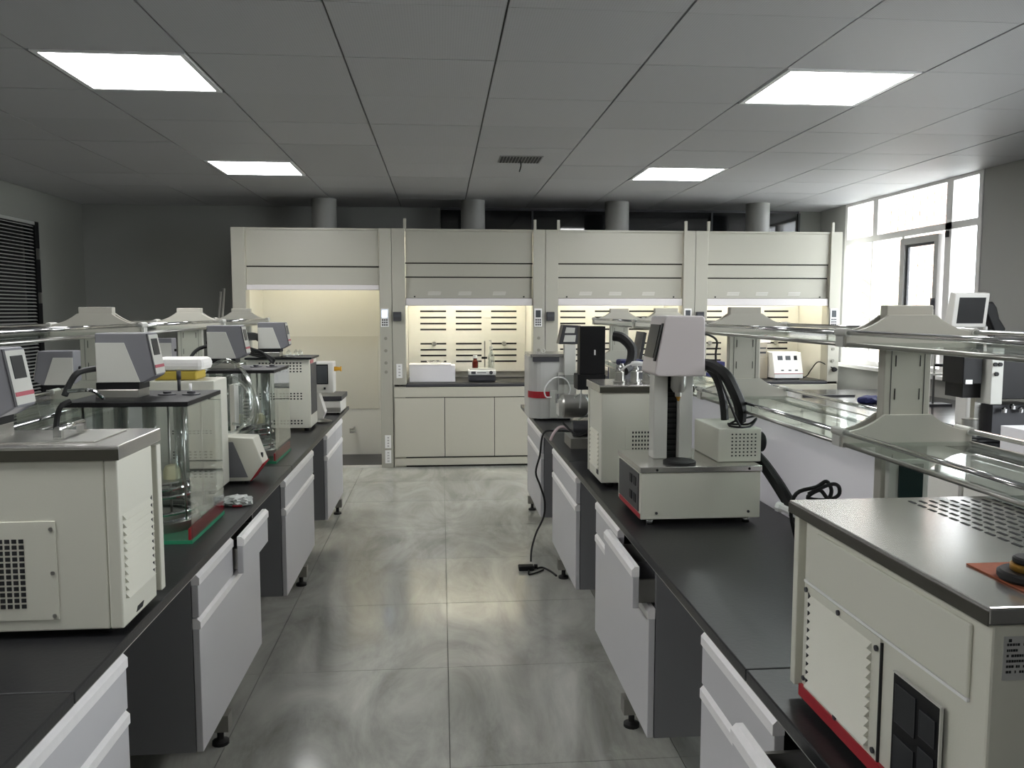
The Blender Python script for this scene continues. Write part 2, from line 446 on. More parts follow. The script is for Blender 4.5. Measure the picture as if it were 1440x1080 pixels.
me = bpy.data.meshes.new('slat'); bb.bm.to_mesh(me); bb.bm.free(); me.materials.append(M['blind'])
for k in range(58):
    o = bpy.data.objects.new('slat', me); C.objects.link(o); o.parent = bl; o.location = (0, -.09, 2.33 - .032*k - 1.2)
B().box(XL+.015, XL+.035, 5.68, 8.14, .44, .46).done('bottom_rail', M['blind'], bl)

# ------------------------------------------------------------------ outside
struct(B().box(XR+.3, 40, -10, 30, -.6, -.5).done('ground', M['ground']))
bw = thing('brick_pier', 'pale brick wall end seen outside the far window pane', 'wall', (8.2, 14.2, -.5))
B().box(7.4, 9.1, 14.01, 14.5, -.5, 8).done('wall', M['mortar'], bw)
tmb = B().box(-.12, .12, -.03, .03, -.035, .035).bm
me = bpy.data.meshes.new('brick'); bmesh.ops.recalc_face_normals(tmb, faces=tmb.faces); tmb.to_mesh(me); tmb.free(); me.materials.append(M['brick'])
for r_ in range(40):
    for k in range(6):
        o = bpy.data.objects.new('brick', me); C.objects.link(o); o.parent = bw
        o.location = (7.55 - 8.2 + .26*k + (.13 if r_ % 2 else 0), -.2, .5 + 1.0 + .09*r_)
pt = thing('garden_shrub', 'pale spiky leafed shrub outside the window near the brick wall', 'shrub', (6.9, 12.6, -.5))
B().tube([(6.9,12.6,-.5),(6.92,12.6,.6),(6.88,12.6,1.3)], .06).done('stem', mat('outside_bark', 'a98c6c', .8), pt)
for k in range(46):
    a = k*2.4; q = 1.1 + .02*k; l_ = .35 + .25*random.random()
    p0 = Vector((6.9, 12.6, q*1.0)); d = Vector((math.cos(a)*l_, math.sin(a)*l_, .35*random.random()+.1))
    n_ = Vector((-math.sin(a), math.cos(a), 0))*.05
    lf = B(); vs = [lf.bm.verts.new(p) for p in (p0, p0+d*.5+n_, p0+d+Vector((0,0,-.12)), p0+d*.5-n_, p0+d*.5+Vector((0,0,.02)))]
    for f in ((0,1,4), (1,2,4), (2,3,4), (3,0,4)): lf.bm.faces.new([vs[i] for i in f])
    lf.done('leaf', M['leaf'], pt)

# ------------------------------------------------------------------ fume hoods
YH = 8.18
def hood(x0, x1, walk, label, lastpost=True):
    r = thing('fume_hood', label, 'fume hood', ((x0+x1)/2, YH+.35, 0), 'row of fume hoods along the back wall')
    a, c_ = x0 + .13, x1 - .12
    zt = 2.345; zo = 1.75 if walk else 1.60; zb = .0 if walk else .80
    yb = YH + .78
    # posts
    for (p, q, s) in ((x0+.002, a, -1), (c_, x1-.002, 1)):
        B().box(p, q, YH, YH+.16, 0 if (walk or s > 9) else .80, zt).done('corner_post', M['hood'], r, bevel=.004)
        B().box(p+.004, q-.004, YH+.16, yb, zb, zt-.01).done('side_panel', M['cream'], r)
    if walk:
        pass
    else:
        B().box(x0+.004, a-.01, YH+.01, YH+.15, 0, .80).done('lower_post', M['hood'], r)
    # roof and header panels
    B().box(x0, x1, YH+.02, yb+.03, zt-.02, zt).done('roof_panel', M['hood'], r)
    if walk: segs = ((zt-.02, 1.982), (1.970, 1.80))
    else: segs = ((zt-.02, 2.020), (2.008, 1.884), (1.872, 1.675))
    for k, (zu, zl) in enumerate(segs):
        B().box(a+.004, c_-.004, YH+.03+.012*k, YH+.05+.012*k, zl, zu).done('sash_panel' if k else 'header_panel', M['hood'], r, bevel=.003)
        B().box(a, c_, YH+.055+.012*k, YH+.06+.012*k, zl-.012, zl+.002).done('panel_joint', M['dark'], r)
    B().box(a+.002, c_-.002, YH+.02, YH+.07, zo, zo+.05 if walk else zo+.072).done('sash_bar', mat('sash_bar_white', 'dcd8d8', 0.3), r, bevel=.006)
    if not walk:
        for xx in (a+.09, c_-.09): B().lathe([(.008,0),(.008,.012)], (xx, YH+.03, zo+.082), 10).done('sash_stop', M['black'], r)
        # reflected perforation pattern, painted white on the lowest sash strip
        h = B()
        for cx in (a+.22, a+.52, a+.86):
            for u in range(9):
                for v in range(3):
                    h.box(cx+u*.014+v*.004, cx+u*.014+v*.004+.007, YH+.050, YH+.0535, 1.705+v*.013, 1.711+v*.013)
        h.done('perforation_reflection', M['whiteplastic'], r, kind='stuff')
    # interior
    B().box(a-.1, c_+.1, yb, yb+.03, zb, zt-.02).done('back_liner', M['cream'], r)
    if walk:
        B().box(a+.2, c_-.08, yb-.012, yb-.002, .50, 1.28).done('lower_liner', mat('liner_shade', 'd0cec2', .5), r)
        B().box(a, c_, YH+.02, YH+.05, 0, .02).done('threshold', M['white'], r)
        B().box(a, c_, YH+.05, yb, 0, .004).done('hood_floor', M['darkgrey'], r)
        B().tube([(-.94,yb,.30),(-.94,YH+.5,.30),(-.89,YH+.47,.30)], .011).lathe([(.022,0),(.022,.05)], (-.94,YH+.52,.275), 10).done('gas_valve', M['steel'], r)
    else:
        bf = B().box(a-.0, c_, yb-.06, yb-.045, .90, 1.64).done('baffle', M['cream'], r)
        for col in range(3):
            sx = a + .125 + .378*col
            for z in (1.545, 1.478, 1.413, 1.350, 1.198, 1.134, 1.072, 1.008):
                B().box(sx, sx+.275, yb-.0615, yb-.0585, z-.009, z+.009).done('baffle_slot', M['ink'], bf)
        for xx in (a+.27, a+1.02):
            B().lathe([(.02,0),(.026,.008),(.022,.016),(.006,.018)], (xx, yb-.078, 1.2), 14, 'y').done('service_valve', M['steel'], r)
        B().box(a-.1, c_+.1, YH+.05, yb, .80, .835).done('hood_worktop', M['worktop'], r)
        B().box(a-.12, c_+.11, YH-.0, YH+.05, .80, .83).done('airfoil_sill', M['darkgrey'], r, bevel=.005)
    # lamp tube
    B().tube([(a+.15, YH+.25, 2.10), (c_-.15, YH+.25, 2.10)], .02, 8).done('lamp_tube', M['hoodlamp_dim'] if walk else M['hoodlamp'], r)
    # control panel on the right post, sockets
    kx = c_ + .01
    kp = B().box(kx, kx+.078, YH-.012, YH, 1.392, 1.572).done('control_keypad', M['whiteplastic'], r, bevel=.004)
    B().box(kx+.014, kx+.064, YH-.014, YH-.012, 1.485, 1.555).done('display', M['screenlight'] if walk else M['screengrey'], kp)
    bt = B()
    for u in range(3):
        for v in range(3): bt.box(kx+.012+u*.02, kx+.026+u*.02, YH-.015, YH-.012, 1.405+v*.024, 1.42+v*.024)
    bt.done('key', M['darkgrey'], kp)
    if x0 > -1.9:
        bx = B().box(x0+.01, x0+.09, YH-.04, YH, 1.45, 1.54).done('alarm_box', M['darkgrey'], r, bevel=.006)
        B().box(x0+.02, x0+.08, YH-.043, YH-.04, 1.49, 1.515).done('alarm_label', M['screengrey'], bx)
        for k, z in enumerate((.94,)):
            so = B().box(x0+.035, x0+.092, YH-.008, YH, z-.05, z+.09).done('socket_plate', M['whiteplastic'], r, bevel=.002)
            hh = B()
            for v in range(4): hh.box(x0+.058, x0+.062, YH-.0095, YH-.008, z-.03+v*.03, z-.016+v*.03).box(x0+.068, x0+.072, YH-.0095, YH-.008, z-.03+v*.03, z-.016+v*.03)
            hh.done('socket_hole', M['ink'], so)
    if walk:
        for z in (.11, .26):
            so = B().box(x1-.085, x1-.025, YH-.008, YH, z-.065, z+.065).done('socket_plate', M['whiteplastic'], r, bevel=.002)
            hh = B()
            for v in range(4): hh.box(x1-.060, x1-.056, YH-.0095, YH-.008, z-.05+v*.028, z-.036+v*.028).box(x1-.05, x1-.046, YH-.0095, YH-.008, z-.05+v*.028, z-.036+v*.028)
            hh.done('socket_hole', M['ink'], so)
    for z in (1.28, 1.16, 1.04, .95):
        B().lathe([(.016,0),(.016,.006),(.012,.008)], (kx+.045, YH-.008, z), 12, 'y').done('service_knob', M['hooddark'], r)
    # sash guide rods above the roof
    for xx in ((a+.01,) if walk else (a-.012, c_+.005)):
        if walk: continue
        B().box(xx, xx+.026, YH+.0, YH+.03, zt, 2.44).done('sash_guide', M['hood'], r)
    # duct
    xd = (x0+x1)/2 + .06
    B().lathe([(.125,0),(.125,.337)], (xd, YH+.5, zt), 24).lathe([(.15,0),(.15,.02)], (xd, YH+.5, zt+.0), 24).done('exhaust_duct', M['duct'], r)
    return r
M['hoodlamp'] = mat('hood_tube_light', 'fff8e8', 0.5, emit=HOODLAMP)
M['hoodlamp_dim'] = mat('walk_in_tube_light', 'fff6e0', 0.5, emit=HOODLAMP*.4)
hx = (-1.995, -.475, 1.03, 2.545, 4.07)
hood(hx[0], hx[1], True, 'walk-in fume hood without worktop, leftmost of the hood row')
hood(hx[1], hx[2], False, 'fume hood holding the white box and shaker, second from the left')
hood(hx[2], hx[3], False, 'fume hood behind the right bench, third from the left')
hood(hx[3], hx[4], False, 'fume hood beside the window, rightmost of the hood row')
for k, lb in ((1, 'beige three-door cabinet under the second fume hood at the aisle end'), (2, 'beige three-door cabinet under the third fume hood'), (3, 'beige three-door cabinet under the fume hood beside the window')):
    x0, x1 = hx[k]+.012, hx[k+1]-.012
    r = thing('base_cabinet', lb, 'cabinet', ((x0+x1)/2, YH+.3, 0), 'cabinets under the fume hoods')
    B().box(x0+.13, x1, YH+.03, YH+.7, .10, .798).done('body', M['hooddark'], r)
    B().box(x0, x1, YH-.012, YH+.028, .70, .797).done('fascia', M['hoodcab'], r, bevel=.003)
    B().box(x0, x1, YH-.005, YH+.02, .02, .09).done('plinth', M['hoodcab'], r)
    B().box(x0, x1, YH+.035, YH+.06, 0, .02).done('plinth_gap', M['dark'], r)
    w3 = (x1-x0)/3
    for q in range(3):
        d = B().box(x0+w3*q+.003, x0+w3*(q+1)-.003, YH-.012, YH+.01, .105, .692).done('door', M['hoodcab'], r, bevel=.003)
    B().box(x0+.001, x1-.001, YH+.011, YH+.028, .092, .70).done('door_gap', M['dark'], r)

# ceiling vent
r = thing('ceiling_vent', 'dark slotted air vent in the ceiling between the lights', 'vent', (.60, 6.3, ZC))
B().box(.44, .76, 6.16, 6.44, ZC-.006, ZC).done('backing', mat('vent_grey','7c7c7a'), r)
for k in range(13): B().box(.452+.0235*k, .467+.0235*k, 6.18, 6.42, ZC-.009, ZC-.006).done('slot', M['ink'], r)
B().tube([(.60,6.3,ZC-.008),(.605,6.28,ZC-.05),(.59,6.25,ZC-.1)], .005).done('streamer', M['ink'], r)

# ------------------------------------------------------------------ benches
def worktop(name, x0, x1, y0, y1, seams, label, m=None):
    r = thing(name, label, 'worktop', ((x0+x1)/2, (y0+y1)/2, .77))
    ys = [y0] + seams + [y1]
    for a, c_ in zip(ys, ys[1:]):
        sl = B().box(x0, x1, a+.0012, c_-.0012, .772, .80).done('slab', m or M['worktop'], r, bevel=.003)
        B().box(x0+.002, x1-.002, a+.002, c_-.002, .770, .772).done('edge_highlight', M['lightgrey'], sl)  # pale strip painted for the light reflected along the nosing's lower edge
    return r
worktop('worktop', -1.99, -.728, -.2, 6.58, [1.645, 4.05], 'long black worktop of the left island bench')
worktop('worktop', .632, 1.87, -.2, 6.58, [1.63, 4.05], 'long black worktop of the right island bench')
worktop('worktop', 2.89, 4.30, 2.2, 7.6, [4.0, 5.64], 'black worktop along the window wall', mat('window_worktop', '2d2d2f', 0.2, noise=.05, scale=3))

def cabinet(s, xf, y0, y1, label, halves=1, pulled=0.0, which=None, depth=.52, top=.768, bot=.215):
    # s=+1: front faces +X (left bench); s=-1: front faces -X (right bench)
    r = thing('drawer_cabinet', label, 'cabinet', (xf - s*depth/2, (y0+y1)/2, bot))
    X = lambda a, c_: (xf - s*a, xf - s*c_) if s < 0 else (xf - c_, xf - a)
    def bx(b, a, c_, u, v, z0, z1):
        p, q = sorted((xf - s*a, xf - s*c_)); return b.box(p, q, u, v, z0, z1)
    t_ = .018
    body = B()
    bx(body, .022, depth, y0, y0+t_, bot, top); bx(body, .022, depth, y1-t_, y1, bot, top)
    bx(body, depth-.01, depth, y0+t_, y1-t_, bot, top); bx(body, .022, depth-.01, y0+t_, y1-t_, bot, bot+t_)
    bx(body, .03, depth-.01, y0+t_, y1-t_, .615, .628)
    body.done('carcass', M['carcass'], r)
    zs = .635
    n = halves; wd = (y1-y0)/n
    for k in range(n):
        a, c_ = y0+wd*k+.002, y0+wd*(k+1)-.002
        p = pulled if which == k else 0
        d = bx(B(), -p, .02-p, a, c_, zs, top-.034).done('drawer', M['door'], r, bevel=.002)
        g = B()
        prof = [(xf+s*(p+.004), top-.034), (xf+s*(p+.004), top-.012), (xf+s*(p-.006), top-.002), (xf-s*(.02-p), top-.002), (xf-s*(.02-p), top-.034)]
        g.prism(prof, 'y', a, c_).done('handle_strip', M['grip'], d)
        if p:
            for u, v in ((a+.02, a+.03), (c_-.03, c_-.02)):
                bx(B(), .02-p, .42, u, v, zs+.01, top-.05).done('drawer_side', M['steel'], d)
            bx(B(), .02-p, .42, a+.03, c_-.03, zs+.01, zs+.018).done('drawer_bottom', M['carcass'], d)
    d = bx(B(), 0, .02, y0+.002, y1-.002, bot, zs-.036).done('door', M['door'], r, bevel=.002)
    B().prism([(xf+s*.004, zs-.036), (xf+s*.004, zs-.014), (xf-s*.006, zs-.004), (xf-s*.02, zs-.004), (xf-s*.02, zs-.036)], 'y', y0+.002, y1-.002).done('handle_strip', M['grip'], d)
    return r
XLF, XRF = -.728, .634
cabinet(1, XLF, 1.06, 1.912, 'grey cabinet nearest the camera under the left bench')
cabinet(1, XLF, 2.475, 3.305, 'grey cabinet under the left glass bath with one drawer pulled slightly out', 2, .035, 1)
cabinet(1, XLF, 3.86, 4.715, 'grey cabinet, second from the far end of the left bench')
cabinet(1, XLF, 5.28, 6.10, 'grey cabinet at the far end of the left bench', 2, .0)
cabinet(-1, XRF, 1.03, 1.925, 'grey cabinet nearest the camera under the right bench, half drawer pulled wide', 2, .085, 0)
cabinet(-1, XRF, 2.44, 3.33, 'grey cabinet under the right bench with a half-open near drawer', 2, .052, 0)
cabinet(-1, XRF, 3.83, 4.67, 'grey cabinet under the right bench beside the floor socket')
cabinet(-1, XRF, 5.23, 6.06, 'grey cabinet at the far end of the right bench')

def bench_frame(s, xf, xc, xb, label):
    r = thing('bench_stand', label, 'stand', (xc, 3.4, 0))
    for yy in (1.27, 2.93, 4.66, 6.32):
        p, q = sorted((xf, xb))
        l = B().box(p, q, yy-.028, yy+.028, .055, .115).box(xc-.03, xc+.03, yy-.028, yy+.028, .115, .765).done('leg', M['frame'], r)
        for xx in (p+.035, q-.035):
            B().lathe([(.03,0),(.03,.012),(.012,.02),(.012,.055)], (xx, yy, 0), 12).done('rubber_foot', M['rubber'], l)
    B().box(xc-.02, xc+.02, 0.9, 6.5, .70, .765).done('rail', M['frame'], r)
    B().box(xc-.008, xc+.008, 0.9, 6.5, .20, .70).done('modesty_panel', M['carcass'], r)
    return r
bench_frame(1, -.765, -1.36, -1.95, 'grey steel leg frame carrying the left bench')
bench_frame(-1, .665, 1.25, 1.84, 'grey steel leg frame carrying the right bench')

# cabinets of the far side of the islands and of the window bench (seen through the gaps)
def plain_cab(x0, x1, y0, y1, label, face, group=None):
    r = thing('bench_cabinet', label, 'cabinet', ((x0+x1)/2, (y0+y1)/2, 0), group)
    B().box(x0+.02, x1-.02, y0+.002, y1-.002, .08, .768).done('body', M['white'], r)
    B().box(x0+.05, x1-.05, y0+.02, y1-.02, 0, .08).done('plinth', M['darkgrey'], r)
    n = 2; wd = (y1-y0)/n
    for k in range(n):
        a, c_ = sorted((x0 if face < 0 else x1, (x0+.02) if face < 0 else (x1-.02)))
        B().box(a, c_, y0+wd*k+.003, y0+wd*(k+1)-.003, .10, .60).done('door', M['white'], r, bevel=.002)
        B().box(a, c_, y0+wd*k+.003, y0+wd*(k+1)-.003, .61, .765).done('drawer', M['white'], r, bevel=.002)
    return r
for k in range(5):
    plain_cab(2.91, 3.5, 2.3+k*1.04, 3.3+k*1.04, 'white cabinet under the window worktop, %s' % ('nearest the camera', 'second from the near end', 'middle one of the row', 'second from the far end', 'farthest from the camera')[k], -1, 'white cabinets under the window worktop')
B2 = thing('support_panel', 'grey end support under the rear of the window worktop', 'panel', (4.1, 4.9, 0))
for yy in (2.3, 3.9, 5.5, 7.5): B().box(3.55, 4.25, yy-.02, yy+.02, 0, .769).done('leg', M['lightgrey'], B2)


# ------------------------------------------------------------------ reagent racks
def rack(xc, ys, label, sock=None):
    r = thing('reagent_rack', label, 'rack', (xc, ys[0], .80))
    for yy in ys:
        u = B().box(xc-.066, xc+.066, yy-.015, yy+.02, .80, 1.565).done('upright', M['rack'], r, bevel=.003)
        sl = B()
        for xx in (-.036, .033):
            z = .86
            while z < 1.55:
                sl.box(xc+xx, xc+xx+.0022, yy-.0165, yy-.0145, z, z+.03); z += .09
        sl.done('slot', M['ink'], u, kind='stuff')
        for xx in (-.048, .046):
            B().box(xc+xx, xc+xx+.0015, yy-.0163, yy-.0148, 1.25, 1.445).done('fold_line', M['darkgrey'], u)
        for zt in (1.452, 1.183):
            h = .042
            prof = [(-.183, zt), (-.183, zt+h)]
            for k in range(9):
                q = k/8; prof.append((-.183 + .117*q, zt+h + .045*(q**2.0)))
            prof += [(-p[0], p[1]) for p in prof[::-1]]
            B().prism([(xc+p[0], p[1]) for p in prof], 'y', yy-.028, yy-.016).done('bracket', M['rack'], u, bevel=.001)
            B().prism([(xc+p[0]*.97, p[1]) for p in prof], 'y', yy+.021, yy+.03).done('bracket', M['rack'], u)
    for zt in (1.452, 1.183):
        yy0, yy1 = ys[0]-.35, ys[-1]+.05
        for a, c_ in zip([yy0]+ys, ys+[yy1]):
            if c_-a < .1: continue
            for xx in (-.178, .178):
                B().tube([(xc+xx, a+.03, zt+.04), (xc+xx, c_-.03, zt+.04)], .007, 8).done('guard_rail', M['chrome'], r)
                B().tube([(xc+xx, a+.03, zt+.008), (xc+xx, c_-.03, zt+.008)], .006, 8).done('shelf_rail', M['steel'], r)
            B().box(xc-.168, xc+.168, a+.032, c_-.032, zt+.004, zt+.012).done('glass_shelf', M['shelfglass'], r)
        for yy in ys:
            for xx in (-.178, .178):
                B().lathe([(.0115,-.032),(.0115,.032)], (xc+xx, yy, zt+.04), 12, 'y').box(xc+xx-.01, xc+xx+.01, yy-.02, yy+.022, zt+.001, zt+.03).done('rail_clamp', M['lightgrey'], r)
    for a, c_ in zip(ys[1:], ys[2:]):
        B().box(xc-.003, xc+.003, a+.02, c_-.015, .80, 1.13).done('splash_panel', M['acrylic'], r)
    if sock is not None:
        u = B().box(xc-.062, xc+.052, sock-.05, sock-.03, .98, 1.15).done('socket_box', M['lightgrey'], r, bevel=.003)
        B().box(xc-.035, xc+.032, sock-.056, sock-.05, 1.0, 1.14).done('socket_cover', mat('teal_smoke', '20302e', .2), u)
    return r
rack(1.258, [.93, 2.15, 3.36, 4.57, 5.80], 'beige reagent rack with glass shelves along the right bench', 2.15)
rack(-1.39, [1.07, 2.29, 3.50, 4.75, 5.95], 'beige reagent rack with glass shelves along the left bench')

# ------------------------------------------------------------------ circulator control heads
def make_head():
    r = thing('circulator_head', '', 'instrument', (0,0,0))
    pr = [(-.085,.05), (.065,.05), (.103,.072), (.078,.215), (-.085,.215)]
    B().prism(pr, 'y', -.05, .055).done('housing', M['midgrey'], r, bevel=.004)
    for yy in (-.053, .0545):
        B().prism([(-.083,.052), (.055,.052), (.008,.183), (-.083,.183)], 'y', yy, yy+.004).done('side_plate', M['lightgrey'], r, bevel=.001)
    B().box(-.088, .05, -.047, .052, .028, .05).done('vent_grille', M['black'], r)
    B().box(-.088, .048, -.05, .055, 0, .028).done('clamp_block', M['steel'], r, bevel=.002)
    # slanted front face: plane through (.103,.072) and (.078,.215)
    def fr(b, u0, u1, v0, v1, t=.002):
        f = lambda v: .103 - (v-.072)*.025/.143
        vs = []
        for (uu, vv) in ((u0,v0),(u1,v0),(u1,v1),(u0,v1)):
            vs.append(b.bm.verts.new((f(vv)+.0003, uu, vv)))
        ws = [b.bm.verts.new((v.co.x+t, v.co.y, v.co.z)) for v in vs]
        b.bm.faces.new(vs[::-1]); b.bm.faces.new(ws)
        for i in range(4): b.bm.faces.new((vs[i], vs[(i+1)%4], ws[(i+1)%4], ws[i]))
        return b
    fp = fr(B(), -.038, .053, .078, .208).done('front_panel', M['lightgrey'], r)
    fr(B(), -.05, -.040, .075, .212, .003).done('front_trim', M['darkgrey'], r)
    fr(B(), -.022, .034, .14, .195, .004).done('display', M['screen'], fp)
    fr(B(), -.036, .052, .098, .108, .0035).done('red_strip', M['redprint'], fp)
    B().lathe([(.01,0),(.01,.012)], (-.1, .0, .13), 10, 'x').done('rear_socket', M['black'], r)
    return r
head = make_head()
ZT = 1.262
HG = 'circulator control heads on the left bench'
head.location = (-1.05, 2.88, ZT); head['label'] = 'grey circulator head with pale trapezoid side standing on the nearest glass bath'; head['group'] = HG
dup(head, (-1.115, 2.10, 1.2465), 0, 'circulator head at the left picture edge on the big cooling bath', HG)
dup(head, (-1.07, 4.26, ZT), 0, 'grey circulator head on the second glass bath, middle of the left bench', HG)
dup(head, (-1.06, 5.36, ZT), 0, 'grey circulator head farthest down the left bench, on the perforated bath', HG)
dup(head, (-1.85, 4.2, 1.142), PI, 'circulator head facing away, left of the nearest visible rack upright', HG)
dup(head, (-1.97, 6.05, 1.142), PI, 'circulator head facing away, partly behind the second rack upright', HG)

# ------------------------------------------------------------------ glass baths
def make_bath():
    r = thing('glass_bath', '', 'instrument', (0,0,0))
    W, D, H = .195, .20, .462
    B().box(-W, W, -D, D, 0, .012).done('base_sheet', M['green'], r)
    B().box(W-.012, W-.004, -D, D, .013, .05).done('red_strip', M['red'], r)
    for q in ((-W, W, -D, -D+.006), (-W, W, D-.006, D), (-W, -W+.006, -D+.006, D-.006), (W-.0035, W, -D+.006, D-.006)):
        B().box(*q, .012, H-.018).done('glass_wall', M['clear'], r)
    tp = B().box(-W-.19+.19, W, -D, D, H-.016, H).done('top_plate', M['black'], r, bevel=.002)
    # inner fittings
    for (x, y, rr) in ((-.13,-.08,.016), (-.05,-.1,.02), (.04,-.09,.02), (.12,-.05,.017), (.09,.08,.02), (-.02,.07,.02), (-.11,.09,.016)):
        B().tube([(x,y,.12), (x,y,H-.02)], rr, 10).done('glass_tube', M['tubeglass'], r)
    for (x, y) in ((-.09,0), (.0,-.02), (.07,.0), (.15,.1), (.155,-.12), (-.155,-.13)):
        B().tube([(x,y,.06), (x,y,H-.02)], .004, 6).done('steel_rod', M['steel'], r)
    for z, R in ((.05,.13), (.075,.13), (.13,.12), (.155,.115)):
        B().torus((.02, 0, z), R, .006).done('heating_coil', M['chrome'], r)
    B().lathe([(.14,.0),(.14,.03),(.135,.034)], (.02,0,.014), 28).done('stirrer_tray', M['steel'], r)
    B().lathe([(.12,0),(.12,.006)], (.02,0,.175), 28).done('sample_ring', M['steel'], r)
    for x, y in ((.0,-.06), (.085,-.03)):
        B().lathe([(.028,0),(.028,.03),(.02,.045),(.004,.05)], (x,y,.182), 16).done('stopper', M['ivory'], r)
    B().box(.06,.078,-.145,-.138,.066,.082).done('tag', M['whiteplastic'], r)
    for x in (-.10, .06, .14):
        B().lathe([(.03,0),(.03,.004),(.014,.005),(.014,.012)], (x, .03, H), 16).done('port_cover', M['darkgrey'], tp)
    return r
bath = make_bath()
BG = 'clear glass thermostat baths on the left bench'
bath.location = (-1.0, 2.895, .80); bath['label'] = 'clear glass bath on green base with black top, nearest on the left bench'; bath['group'] = BG
dup(bath, (-1.008, 4.31, .80), 0, 'clear glass bath on green base with black top, second on the left bench', BG)

# rods standing on the first bath
single(B().tube([(-.9,2.925,1.2745),(-.9,2.925,1.33)], .0055).lathe([(.008,0),(.008,.03)], (-.9,2.925,1.315), 10), 'stirrer_rod', M['darkgrey'], 'short dark rod standing on the nearest glass bath', 'rod', (-.9,2.925,1.2745))
single(B().tube([(-.862,2.925,1.2745),(-.862,2.925,1.30)], .005), 'white_plug', M['whiteplastic'], 'small white plug on the nearest glass bath top', 'plug', (-.862,2.925,1.2745))

def perf(b, x0, x1, z0, z1, nx, nz, yface, s=.5, axis='y', sign=-1):
    dx, dz = (x1-x0)/nx, (z1-z0)/nz
    for i in range(nx):
        for j in range(nz):
            a, c_ = x0+dx*(i+.5-s/2), x0+dx*(i+.5+s/2); e, f = z0+dz*(j+.5-s/2), z0+dz*(j+.5+s/2)
            if axis == 'y': b.box(a, c_, min(yface, yface+sign*.0012), max(yface, yface+sign*.0012), e, f)
            elif axis == 'x': b.box(min(yface, yface+sign*.0012), max(yface, yface+sign*.0012), a, c_, e, f)
            else: b.box(a, c_, e, f, min(yface, yface+sign*.0012), max(yface, yface+sign*.0012))
    return b

# perforated housings
def housing(x0, x1, y0, y1, z0, z1, label, bands, top=False):
    r = thing('perforated_bath', label, 'instrument', ((x0+x1)/2, (y0+y1)/2, .80))
    B().box(x0, x1, y0, y1, z0, z1).done('housing', M['bathpaint'], r, bevel=.004)
    for (a, c_, zz, zk, nx, nz) in bands:
        perf(B(), a, c_, zz, zk, nx, nz, y0).done('vent_holes', M['ink'], r, kind='stuff')
    for xx in (x0+.03, x1-.03):
        for yy in (y0+.03, y1-.03): B().lathe([(.015,0),(.015,z0-.80)], (xx,yy,.80), 10).done('foot', M['rubber'], r)
    return r
r = housing(-1.20, -.915, 3.42, 3.62, .815, 1.268, 'grey perforated housing directly behind the nearest glass bath', ((-1.09,-.925,1.19,1.235,8,3),(-1.09,-.925,1.05,1.07,10,2),(-1.09,-.925,.95,.985,8,3),(-1.12,-.925,.87,.905,9,3)))
r = housing(-1.20, -.815, 5.22, 5.50, .82, 1.25, 'white perforated bath with black top near the far end of the left bench', ((-1.13,-.86,1.165,1.235,13,4),(-1.13,-.86,.995,1.045,13,3),(-1.13,-.86,.84,.875,13,2)))
B().box(-1.205, -.80, 5.20, 5.52, 1.25, 1.262).done('top_plate', M['black'], r) 
B().box(-.8155, -.8125, 5.25, 5.48, .90, 1.22).done('glass_window', M['darkgrey'], r)
B().box(-.815, -.812, 5.24, 5.36, 1.222, 1.243).done('red_badge', M['redprint'], r)

# styrofoam box on the first perforated housing
r = thing('foam_box', 'yellow box with rounded white lid behind the nearest glass bath', 'box', (-1.02, 3.52, 1.27))
B().box(-1.165,-.995, 3.46, 3.60, 1.269, 1.305).done('box_body', M['yellowfoam'], r, bevel=.006)
B().box(-1.175,-.965, 3.45, 3.61, 1.306, 1.358).done('lid', M['foam'], r, bevel=.02)

# clear hose loops and flask between the baths
def hose(name, pts, rad, m, label, cat='hose', group=None):
    return single(B().tube(pts, rad, 8), name, m, label, cat, pts[0], group)
hose('clear_hose', [(-1.03,3.64,1.275),(-1.008,3.68,1.301),(-.934,3.70,1.335),(-.861,3.70,1.285),(-.82,3.70,1.178),(-.837,3.70,1.086),(-.899,3.70,1.025),(-.94,3.66,1.02)], .008, M['hose'], 'larger loop of clear hose arching behind the nearest bath', group='clear hose loops beside the perforated housing')
hose('clear_hose', [(-.98,3.75,1.20),(-.966,3.75,1.235),(-.93,3.76,1.26),(-.878,3.76,1.224),(-.844,3.76,1.163),(-.837,3.76,1.086),(-.868,3.76,1.04),(-.93,3.75,1.05)], .007, M['hose'], 'smaller inner loop of clear hose arching behind the nearest bath', group='clear hose loops beside the perforated housing')
hose('clear_hose', [(-.97,3.8,1.15),(-.93,3.8,1.22),(-.86,3.8,1.20),(-.83,3.8,1.12),(-.85,3.8,1.03),(-.92,3.8,.99)], .009, M['hose'], 'lowest thick loop of clear hose behind the nearest bath', group='clear hose loops beside the perforated housing')
r = thing('condenser', 'clear glass condenser clamped on a white stand between the two baths', 'glassware', (-.9, 3.62+.1, .80))
B().lathe([(.028,0),(.03,.02),(.03,.20),(.022,.23),(.022,.25)], (-.885,3.84,.96), 16).done('glass_body', M['tubeglass'], r)
B().box(-.945,-.925,3.78,3.86,.80,1.22).done('stand_post', M['white'], r)
B().box(-.96,-.86,3.76,3.90,.80,.815).done('stand_foot', M['white'], r)
B().box(-.925,-.87,3.80,3.81,1.01,1.03).lathe([(.034,0),(.034,.02)], (-.885,3.84,1.01), 16).done('clamp', M['darkgrey'], r)
cb = B()
for k in range(7): cb.torus((-.885,3.84,1.05+.016*k), .015, .003, seg=14)
cb.done('coil', M['steel'], r)
